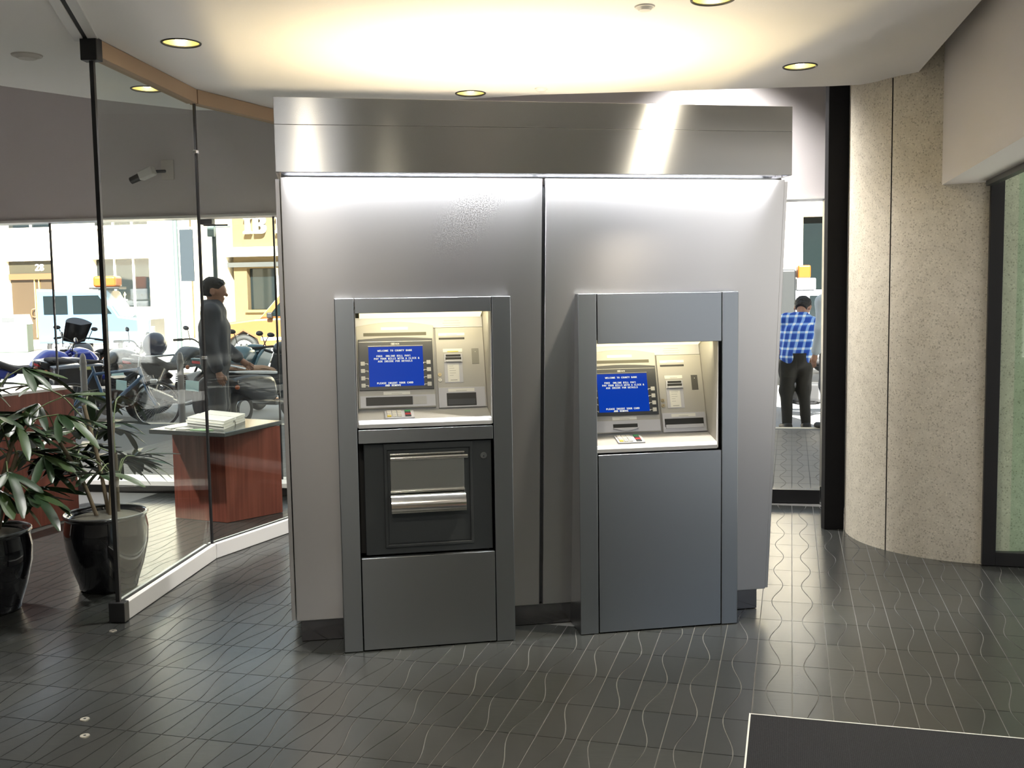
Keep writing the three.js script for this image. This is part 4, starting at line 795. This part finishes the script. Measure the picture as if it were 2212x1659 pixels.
// blue bicycle leaning by the bollards
{
  const t = thing('bicycle', 'blue bicycle with dark tyres locked between the two bollards', 'bicycle', [-4.66, SY + 0.003, -13.3], 0.1); t.rotation.order = 'YXZ'; t.rotation.x = -0.05;
  wheel(t, 0, 0.315, 0.034, M.alloy, 32, false); wheel(t, -1.04, 0.315, 0.034, M.alloy, 32, false);
  const P = M.bikeBlue = paint(0.03, 0.10, 0.22);
  for (const s of [-1, 1]) { put('fork_blade', tube([[0, 0.315, s * 0.05], [-0.1, 0.5, s * 0.05], [-0.17, 0.68, s * 0.04]], 0.014, 12, 6), P, t); put('chain_stay', rod([-1.04, 0.315, s * 0.06], [-0.62, 0.29, s * 0.03], 0.01), P, t); put('seat_stay', rod([-1.04, 0.315, s * 0.06], [-0.78, 0.78, s * 0.02], 0.01), P, t); }
  put('head_tube', rod([-0.165, 0.66, 0], [-0.21, 0.82, 0], 0.026), P, t); put('top_tube', rod([-0.2, 0.79, 0], [-0.77, 0.74, 0], 0.02), P, t); put('down_tube', rod([-0.175, 0.69, 0], [-0.62, 0.29, 0], 0.025), P, t); put('seat_tube', rod([-0.62, 0.29, 0], [-0.8, 0.84, 0], 0.02), P, t);
  put('stem', rod([-0.21, 0.82, 0], [-0.19, 0.95, 0], 0.016), M.alloy, t); put('handlebar', tube([[-0.3, 0.99, -0.3], [-0.2, 0.97, -0.12], [-0.18, 0.955, 0], [-0.2, 0.97, 0.12], [-0.3, 0.99, 0.3]], 0.012, 18, 6), M.alloy, t);
  for (const s of [-1, 1]) put('grip', rod([-0.25, 0.98, s * 0.2], [-0.31, 0.992, s * 0.32], 0.017), M.rubber, t);
  put('saddle', blob([[-0.66, 0.9], [-0.82, 0.93], [-0.96, 0.93], [-0.94, 0.87], [-0.8, 0.87]], 0.14, 0.03), M.seat, t); put('crank', [rod([-0.62, 0.29, 0.07], [-0.52, 0.16, 0.07], 0.01), rod([-0.62, 0.29, -0.07], [-0.72, 0.42, -0.07], 0.01)], M.alloy, t);
  const cr = new THREE.CylinderGeometry(0.09, 0.09, 0.006, 24); cr.rotateX(Math.PI / 2); cr.translate(-0.62, 0.29, 0.05); put('chain_ring', cr, M.engine, t); put('front_lamp', bx(-0.07, 0.02, 0.60, 0.66, -0.02, 0.04, 0.015), M.lampGlass, t, 'silver front lamp');
}
// ---------------------------------------------------------------- cars and trucks in the street
function carWheel(t, x, r, z, rimM) { const g = new THREE.TorusGeometry(r * 0.78, r * 0.23, 12, 36); g.scale(1, 1, 1.1); g.translate(x, r, z); const W = put('wheel', g, M.rubber, t); const h = new THREE.CylinderGeometry(r * 0.62, r * 0.62, 0.14, 28); h.rotateX(Math.PI / 2); h.translate(x, r, z); put('hubcap', h, rimM, W); for (let i = 0; i < 6; i++) { const a = i * 1.047, q = new THREE.CylinderGeometry(r * 0.09, r * 0.09, 0.01, 10); q.rotateX(Math.PI / 2); q.translate(x + Math.cos(a) * r * 0.36, r + Math.sin(a) * r * 0.36, z + Math.sign(z) * 0.072); put('rim_hole', q, M.black, W); } }
{
  const t = thing('estate_car', 'tall orange-yellow estate car in the sun beyond the motorcycles', 'car', [-5.55, SY, -27.3], Math.PI + 0.05);
  const P = paint(0.20, 0.085, 0.03), body = poly([[2.25, 0.5], [2.3, 0.8], [2.15, 1.05], [1.1, 1.18], [0.55, 1.2], [-2.3, 1.2], [-2.4, 0.9], [-2.35, 0.45], [-1.78, 0.42], [-1.7, 0.66], [-1.4, 0.86], [-1.06, 0.66], [-0.98, 0.42], [0.98, 0.42], [1.06, 0.66], [1.4, 0.86], [1.74, 0.66], [1.82, 0.42]], 1.84, 0.06); body.translate(0, 0, -0.92);
  put('body', body, P, t, 'orange-yellow body'); put('cabin', poly([[1.0, 1.18], [0.3, 1.98], [-2.0, 2.02], [-2.3, 1.18]], 1.66, 0.08).translate(0, 0, -0.83), P, t);
  for (const s of [-1, 1]) { put('side_window', poly([[0.75, 1.24], [0.22, 1.86], [-0.5, 1.88], [-0.5, 1.24]], 0.02).translate(0, 0, s * 0.83 - 0.01), M.darkGlass, t); put('side_window', poly([[-0.6, 1.24], [-0.6, 1.88], [-1.9, 1.88], [-2.1, 1.24]], 0.02).translate(0, 0, s * 0.83 - 0.01), M.darkGlass, t); put('door_mirror', bx(0.62, 0.76, 1.2, 1.34, s * 0.93, s * 1.08, 0.03), M.black, t); put('side_moulding', bx(-0.95, 0.95, 0.62, 0.7, s * 0.92 - 0.012, s * 0.92 + 0.012, 0.005), M.frameWhite, t); put('headlight', bx(2.2, 2.3, 0.72, 0.9, s * 0.75 - 0.16, s * 0.75 + 0.16, 0.03), M.lampGlass, t); for (const x of [1.4, -1.38]) carWheel(t, x, 0.39, s * 0.8, M.sticker); }
  put('windscreen', poly([[0.93, 1.24], [0.86, 1.24], [0.24, 1.92], [0.32, 1.92]], 1.44).translate(0, 0, -0.72), M.darkGlass, t); put('bumper', bx(2.2, 2.38, 0.42, 0.62, -0.9, 0.9, 0.05), M.charcoal, t);
}
{
  const t = thing('tow_truck', 'light blue truck cab with orange roof beacon across the street', 'truck', [-11.9, SY, -30], 0.1); const P = paint(0.07, 0.13, 0.19);
  put('cab', poly([[-1.6, 0.5], [1.5, 0.5], [1.5, 1.15], [0.65, 1.28], [0.2, 2.0], [-1.6, 2.06]], 1.8, 0.07).translate(0, 0, -0.9), P, t); put('side_window', poly([[0.45, 1.34], [0.1, 1.86], [-0.6, 1.86], [-0.6, 1.34]], 0.02).translate(0, 0, 0.9), M.darkGlass, t); put('side_window', bx(-1.4, -0.75, 1.34, 1.86, 0.9, 0.92), M.darkGlass, t);
  const bc = put('beacon', bx(-0.2, 0.45, 2.1, 2.42, -0.35, 0.35, 0.08), M.amber, t, 'orange roof beacon'); put('beacon_base', bx(-0.3, 0.55, 2.04, 2.1, -0.4, 0.4, 0.02), M.black, bc);
  for (const x of [-1.0, 0.95]) for (const s of [-1, 1]) carWheel(t, x, 0.4, s * 0.78, M.sticker); put('headlight', bx(1.46, 1.54, 0.75, 0.95, 0.5, 0.8, 0.03), M.lampGlass, t);
}
{
  const t = thing('delivery_truck', 'dark box truck with white cab corner and orange marker lamp beyond the two men', 'truck', [5.35, SY, -18.3], -0.05);
  put('box', bx(-1.35, -0.45, 0.7, 2.05, -3.4, 0.9, 0.04), M.boxDark = std(lin(0.006, 0.008, 0.009), 0.5), t); put('cab', poly([[-0.45, 0.55], [1.2, 0.55], [1.2, 1.45], [0.4, 1.7], [-0.45, 1.7]], 1.7, 0.06).translate(0, 0, -0.9), M.paintWhite, t); put('cab_window', poly([[-0.2, 1.15], [0.9, 1.15], [0.9, 1.42], [0.35, 1.6], [-0.2, 1.6]], 0.02).translate(0, 0, 0.8), M.darkGlass, t);
  put('marker_lamp', bx(-0.4, -0.18, 1.9, 2.12, 0.6, 0.8, 0.03), M.amber, t, 'orange marker lamp'); put('marker_base', bx(-0.42, -0.1, 1.7, 1.9, 0.5, 0.82, 0.02), M.paintWhite, t);
  for (const [x, z] of [[-1.18, 0.93], [0.95, 0.83]]) { const g = new THREE.SphereGeometry(0.07, 16, 12); g.scale(1, 1, 0.5); g.translate(x, 1.85 - (x > 0 ? 0.5 : 0), z); put('round_lamp', g, M.chrome, t, 'shiny round lamp'); }
  for (const z of [-2.6, 0.2]) for (const x of [-1.2, 1.0]) { const g = new THREE.CylinderGeometry(0.42, 0.42, 0.24, 28); g.rotateX(Math.PI / 2); g.translate(x, 0.42, z); put('wheel', g, M.rubber, t); }
}
// ---------------------------------------------------------------- people: one smooth surface from tapered bones
function nets(f, lo, hi, cell) {                 // surface nets of f = 0
  const n = [0, 1, 2].map((k) => Math.ceil((hi[k] - lo[k]) / cell) + 1), at = (i, j, k) => (k * n[1] + j) * n[0] + i, val = new Float32Array(n[0] * n[1] * n[2]);
  for (let k = 0; k < n[2]; k++) for (let j = 0; j < n[1]; j++) for (let i = 0; i < n[0]; i++) val[at(i, j, k)] = f(lo[0] + i * cell, lo[1] + j * cell, lo[2] + k * cell);
  const id = new Int32Array(val.length).fill(-1), P = [], I = [], C = [[0, 0, 0], [1, 0, 0], [0, 1, 0], [1, 1, 0], [0, 0, 1], [1, 0, 1], [0, 1, 1], [1, 1, 1]], E = [[0, 1], [2, 3], [4, 5], [6, 7], [0, 2], [1, 3], [4, 6], [5, 7], [0, 4], [1, 5], [2, 6], [3, 7]];
  for (let k = 0; k < n[2] - 1; k++) for (let j = 0; j < n[1] - 1; j++) for (let i = 0; i < n[0] - 1; i++) {
    const v = C.map((c) => val[at(i + c[0], j + c[1], k + c[2])]); let m = 0, x = 0, y = 0, z = 0;
    for (const [a, b] of E) if ((v[a] < 0) !== (v[b] < 0)) { const t = v[a] / (v[a] - v[b]); x += C[a][0] + (C[b][0] - C[a][0]) * t; y += C[a][1] + (C[b][1] - C[a][1]) * t; z += C[a][2] + (C[b][2] - C[a][2]) * t; m++; }
    if (m) { id[at(i, j, k)] = P.length / 3; P.push(lo[0] + (i + x / m) * cell, lo[1] + (j + y / m) * cell, lo[2] + (k + z / m) * cell); }
  }
  const quad = (a, b, c, d, flip) => { if (a < 0 || b < 0 || c < 0 || d < 0) return; flip ? I.push(a, c, b, a, d, c) : I.push(a, b, c, a, c, d); };
  for (let k = 1; k < n[2] - 1; k++) for (let j = 1; j < n[1] - 1; j++) for (let i = 1; i < n[0] - 1; i++) {
    const s = val[at(i, j, k)] < 0;
    if (s !== (val[at(i + 1, j, k)] < 0)) quad(id[at(i, j - 1, k - 1)], id[at(i, j, k - 1)], id[at(i, j, k)], id[at(i, j - 1, k)], !s);
    if (s !== (val[at(i, j + 1, k)] < 0)) quad(id[at(i - 1, j, k - 1)], id[at(i - 1, j, k)], id[at(i, j, k)], id[at(i, j, k - 1)], !s);
    if (s !== (val[at(i, j, k + 1)] < 0)) quad(id[at(i - 1, j - 1, k)], id[at(i, j - 1, k)], id[at(i, j, k)], id[at(i - 1, j, k)], !s);
  }
  const g = new THREE.BufferGeometry(); g.setAttribute('position', new THREE.Float32BufferAttribute(P, 3)); g.setIndex(I); g.computeVertexNormals();
  const uv = new Float32Array(P.length / 3 * 2); for (let i = 0; i < P.length / 3; i++) { uv[2 * i] = P[3 * i] + P[3 * i + 2] * 0.7; uv[2 * i + 1] = P[3 * i + 1]; } g.setAttribute('uv', new THREE.BufferAttribute(uv, 2));
  return g;
}
function bonesField(bones, k = 0.035) {
  const B = bones.map(([a, b, r0, r1]) => ({ a, d: [b[0] - a[0], b[1] - a[1], b[2] - a[2]], r0, r1 })); for (const b of B) b.l = b.d[0] ** 2 + b.d[1] ** 2 + b.d[2] ** 2 + 1e-9;
  return (x, y, z) => { let s = 9; for (const b of B) { const px = x - b.a[0], py = y - b.a[1], pz = z - b.a[2], t = Math.max(0, Math.min(1, (px * b.d[0] + py * b.d[1] + pz * b.d[2]) / b.l)), q = Math.hypot(px - b.d[0] * t, py - b.d[1] * t, pz - b.d[2] * t) - b.r0 - (b.r1 - b.r0) * t, h = Math.max(0, k - Math.abs(s - q)) / k; s = Math.min(s, q) - h * h * k * 0.25; } return s; };
}
const bounds = (bones, m) => [[0, 1, 2].map((k) => Math.min(...bones.flatMap((b) => [b[0][k] - b[2], b[1][k] - b[3]])) - m), [0, 1, 2].map((k) => Math.max(...bones.flatMap((b) => [b[0][k] + b[2], b[1][k] + b[3]])) + m)];
const add = (a, b, s = 1) => [a[0] + b[0] * s, a[1] + b[1] * s, a[2] + b[2] * s];
M.skin = std(lin(0.36, 0.20, 0.14), 0.6); M.hair = std(lin(0.012, 0.010, 0.009), 0.7); M.shoe = std(lin(0.012, 0.011, 0.01), 0.5); M.eye = std(lin(0.02, 0.015, 0.012), 0.2);
function person(label, pos, yaw, J, shirtM, trouserM, o = {}) {
  const t = thing('person', label, 'person', pos, yaw), L = [J.hipL, J.hipR], sides = ['L', 'R'];
  const torso = [[add(J.pelvis, [-0.07, 0, 0]), add(J.chest, [-0.09, 0, 0]), 0.105, 0.112], [add(J.pelvis, [0.07, 0, 0]), add(J.chest, [0.09, 0, 0]), 0.105, 0.112], [J.chest, J.neck, 0.11, 0.065]];
  const arms = [], hands = [], legs = [], feet = [];
  for (const s of sides) {
    torso.push([J.neck, J['sh' + s], 0.065, 0.062]);
    arms.push([J['sh' + s], J['el' + s], 0.058, 0.045]); arms.push([J['el' + s], J['wr' + s], 0.043, 0.031]);
    legs.push([J['hip' + s], J['kn' + s], 0.092, 0.06]); legs.push([J['kn' + s], J['an' + s], 0.058, 0.038]); feet.push([J['an' + s], add(J['an' + s], [0, -0.05, 0.02]), 0.036, 0.036]); feet.push([add(J['an' + s], [0, -0.055, 0.03]), add(J['an' + s], [s === 'L' ? -0.02 : 0.02, -0.062, -0.17]), 0.036, 0.026]);
    const w = J['wr' + s], e = J['el' + s], d = [w[0] - e[0], w[1] - e[1], w[2] - e[2]], l = Math.hypot(...d), u = d.map((v) => v / l), side = [0, 0, -1], sx = s === 'L' ? 1 : -1;
    hands.push([w, add(w, u, 0.085), 0.027, 0.034]);
    [[-0.027, 0.165], [-0.009, 0.18], [0.009, 0.175], [0.026, 0.15]].forEach(([off, len]) => { const b = add(add(w, u, 0.085), side, off), m = add(add(add(w, u, len - 0.035), side, off * 1.1), [sx * 0.008, 0, 0]); hands.push([b, m, 0.0105, 0.0095]); hands.push([m, add(add(m, u, 0.034), [sx * 0.014, 0, 0]), 0.0095, 0.008]); });
    hands.push([add(w, u, 0.03), add(add(w, u, 0.085), side, 0.045), 0.013, 0.011]); hands.push([add(add(w, u, 0.085), side, 0.045), add(add(w, u, 0.12), side, 0.05), 0.011, 0.009]);
  }
  // the head looks along J.look
  const f = J.look, r = (() => { const v = [-f[2], 0, f[0]], l = Math.hypot(...v); return v.map((q) => q / l); })(), up = [r[1] * f[2] - r[2] * f[1], r[2] * f[0] - r[0] * f[2], r[0] * f[1] - r[1] * f[0]], H = J.head, hp = (a, b, c) => add(add(add(H, r, a), up, b), f, c);
  const skull = [[hp(0, 0.02, -0.025), hp(0, 0.015, 0.02), 0.092, 0.086], [hp(0, -0.06, 0.03), hp(0, -0.085, 0.055), 0.062, 0.038], [hp(0, 0.0, 0.09), hp(0, -0.025, 0.115), 0.01, 0.016], [hp(-0.03, 0.02, 0.088), hp(0.03, 0.02, 0.088), 0.014, 0.014], [hp(-0.022, -0.062, 0.088), hp(0.022, -0.062, 0.088), 0.0095, 0.0095], ...[-1, 1].map((s) => [hp(s * 0.09, 0.015, -0.012), hp(s * 0.093, -0.025, -0.008), 0.018, 0.013])];
  const neck = [[J.neck, hp(0, -0.05, -0.02), 0.056, 0.052]], whole = [...torso, ...arms, ...legs, ...feet];
  const bodyB = [...whole, ...neck], F = bonesField(bodyB), [lo, hi] = bounds(bodyB, 0.02);
  const grids = [nets(F, lo, hi, 0.014)];
  { const b = [...skull, ...neck], g = bonesField(b, 0.02), q = bounds(b, 0.01); grids.push(nets(g, q[0], q[1], 0.005)); }
  for (let i = 0; i < 2; i++) { const b = [...hands.slice(i * 11, i * 11 + 11), [arms[i * 2 + 1][1], add(arms[i * 2 + 1][1], [0, 0.02, 0]), 0.029, 0.03]], g = bonesField(b, 0.008), q = bounds(b, 0.006); grids.push(nets(g, q[0], q[1], 0.0045)); }
  put('body', grids, M.skin, t);
  const cloth = (name, list, infl, cut, m, lab) => { const g = bonesField(list.map(([a, b, p, q]) => [a, b, p + infl, q + infl]), 0.05), q = bounds(list, infl + 0.03); const fold = (x, y, z) => 0.006 * noise.noise(x * 9, y * 5, z * 9) + 0.004 * noise.noise(x * 22 + 4, y * 8, z * 22); return put(name, nets((x, y, z) => Math.max(g(x, y, z) + fold(x, y, z), cut ? cut(x, y, z) : -9), q[0], q[1], 0.013), m, t, lab); };
  const ny = J.neck[1] + 0.085, sleeve = o.short ? 0.55 : 0.94;
  const armCut = arms.map((b, i) => i % 2 ? (o.short ? null : [b[0], b[0].map((v, k) => v + (b[1][k] - v) * sleeve), b[2], b[3]]) : b).filter(Boolean);
  cloth('shirt', [...torso, ...armCut], o.thick ?? 0.016, (x, y, z) => Math.max(y - ny, (J.pelvis[1] - 0.12) - y), shirtM, o.shirtLabel);
  cloth('trousers', [[J.pelvis, add(J.pelvis, [0, 0.06, 0]), 0.13, 0.125], ...legs], 0.02, (x, y, z) => Math.max(y - J.pelvis[1] - 0.06, 0.05 - y), trouserM, o.trouserLabel);
  cloth('shoes', feet, 0.012, (x, y, z) => Math.max(y - 0.1, 0.004 - y), M.shoe);
  if (o.collar) { const c = new THREE.TorusGeometry(0.07, 0.018, 8, 24); c.rotateX(Math.PI / 2); c.translate(J.neck[0], J.neck[1] + 0.035, J.neck[2]); put('collar', c, o.collar, t); }
  { const hb = [[hp(0, 0.045, -0.035), hp(0, 0.045, 0.02), 0.097, 0.088], [hp(0, -0.02, -0.05), hp(0, 0.03, -0.04), 0.075, 0.09]], g = bonesField(hb, 0.03), q = bounds(hb, 0.02); put('hair', nets((x, y, z) => { const p = [x - H[0], y - H[1], z - H[2]], b = p[0] * up[0] + p[1] * up[1] + p[2] * up[2], c = p[0] * f[0] + p[1] * f[1] + p[2] * f[2]; return Math.max(g(x, y, z) + 0.008 * noise.noise(x * 40, y * 40, z * 40), -(b + 0.055 - Math.max(0, c + 0.02) * 1.25), c - 0.088); }, q[0], q[1], 0.006), M.hair, t); }
  for (const s of [-1, 1]) { const g = new THREE.SphereGeometry(0.011, 10, 8); g.translate(...hp(s * 0.032, -0.002, 0.083)); put('eye', g, M.eye, t); }
  return t;
}
const stand = (o = {}) => ({ pelvis: [0, 0.95, 0], chest: [0, 1.27, 0], neck: [0, 1.47, 0.01], head: [0, 1.635, -0.02], look: [0, -0.05, -0.998], shL: [-0.18, 1.42, 0], shR: [0.18, 1.42, 0], elL: [-0.235, 1.13, 0.03], elR: [0.235, 1.13, 0.03], wrL: [-0.24, 0.88, -0.05], wrR: [0.24, 0.88, -0.05], hipL: [-0.09, 0.9, 0], hipR: [0.09, 0.9, 0], knL: [-0.1, 0.5, -0.02], knR: [0.1, 0.5, -0.02], anL: [-0.1, 0.092, 0.03], anR: [0.1, 0.092, 0.03], ...o });
const texPlaid = tex(128, 128, (x, y) => { const a = Math.abs(((x + 6) % 32) - 16) < 6 ? 1 : 0, b = Math.abs(((y + 6) % 32) - 16) < 5 ? 1 : 0, c = a + b, thin = ((x % 32) === 2 || (y % 32) === 2) ? 0.2 : 0; return c === 2 ? [0.93, 0.95, 0.97] : c === 1 ? [0.55, 0.70, 0.92] : [0.10 + thin, 0.28 + thin, 0.66 + thin]; });
M.plaid = std(0xffffff, 0.85, 0, { map: scaled(texPlaid, 2.6, 2.6) }); M.paleShirt = std(lin(0.48, 0.55, 0.62), 0.85); M.darkTrousers = std(lin(0.02, 0.019, 0.016), 0.85); M.greyTrousers = std(lin(0.09, 0.095, 0.105), 0.85); M.jacket = std(lin(0.055, 0.06, 0.075), 0.85);
person('man in a blue and white plaid shirt and dark trousers bending over, seen from behind', [3.46, SY, -12.35], 0, stand({ pelvis: [-0.02, 0.88, 0.05], chest: [0.05, 1.15, -0.1], neck: [0.1, 1.34, -0.22], head: [0.15, 1.47, -0.31], look: [0.35, -0.75, -0.56], shL: [-0.09, 1.32, -0.17], shR: [0.27, 1.26, -0.22], elL: [-0.16, 1.03, -0.25], elR: [0.33, 1.0, -0.36], wrL: [-0.05, 0.86, -0.45], wrR: [0.24, 0.84, -0.52], hipL: [-0.11, 0.84, 0.04], hipR: [0.08, 0.84, 0.04], knL: [-0.12, 0.48, -0.02], knR: [0.09, 0.48, -0.02], anL: [-0.13, 0.092, 0.05], anR: [0.1, 0.092, 0.05] }), M.plaid, M.darkTrousers, { shirtLabel: 'blue and white plaid shirt', trouserLabel: 'dark trousers', short: true, thick: 0.025 });
person('man in a pale blue-grey shirt beside the bending man, half hidden by the jamb', [3.63, 0, -11.45], 0.5, stand({ wrL: [-0.25, 0.87, -0.04] }), M.paleShirt, M.greyTrousers, { shirtLabel: 'pale blue-grey shirt', thick: 0.024 });
person('dark-haired man in a dark jacket standing in profile on the paving outside the window', [-2.96, 0, -10.2], -1.45, stand({ look: [0, -0.12, -0.99], wrL: [-0.2, 0.95, -0.2], elL: [-0.22, 1.13, 0.02] }), M.jacket, M.greyTrousers, { shirtLabel: 'dark jacket', collar: M.paleShirt, thick: 0.03 });
renderer.render(scene, camera);
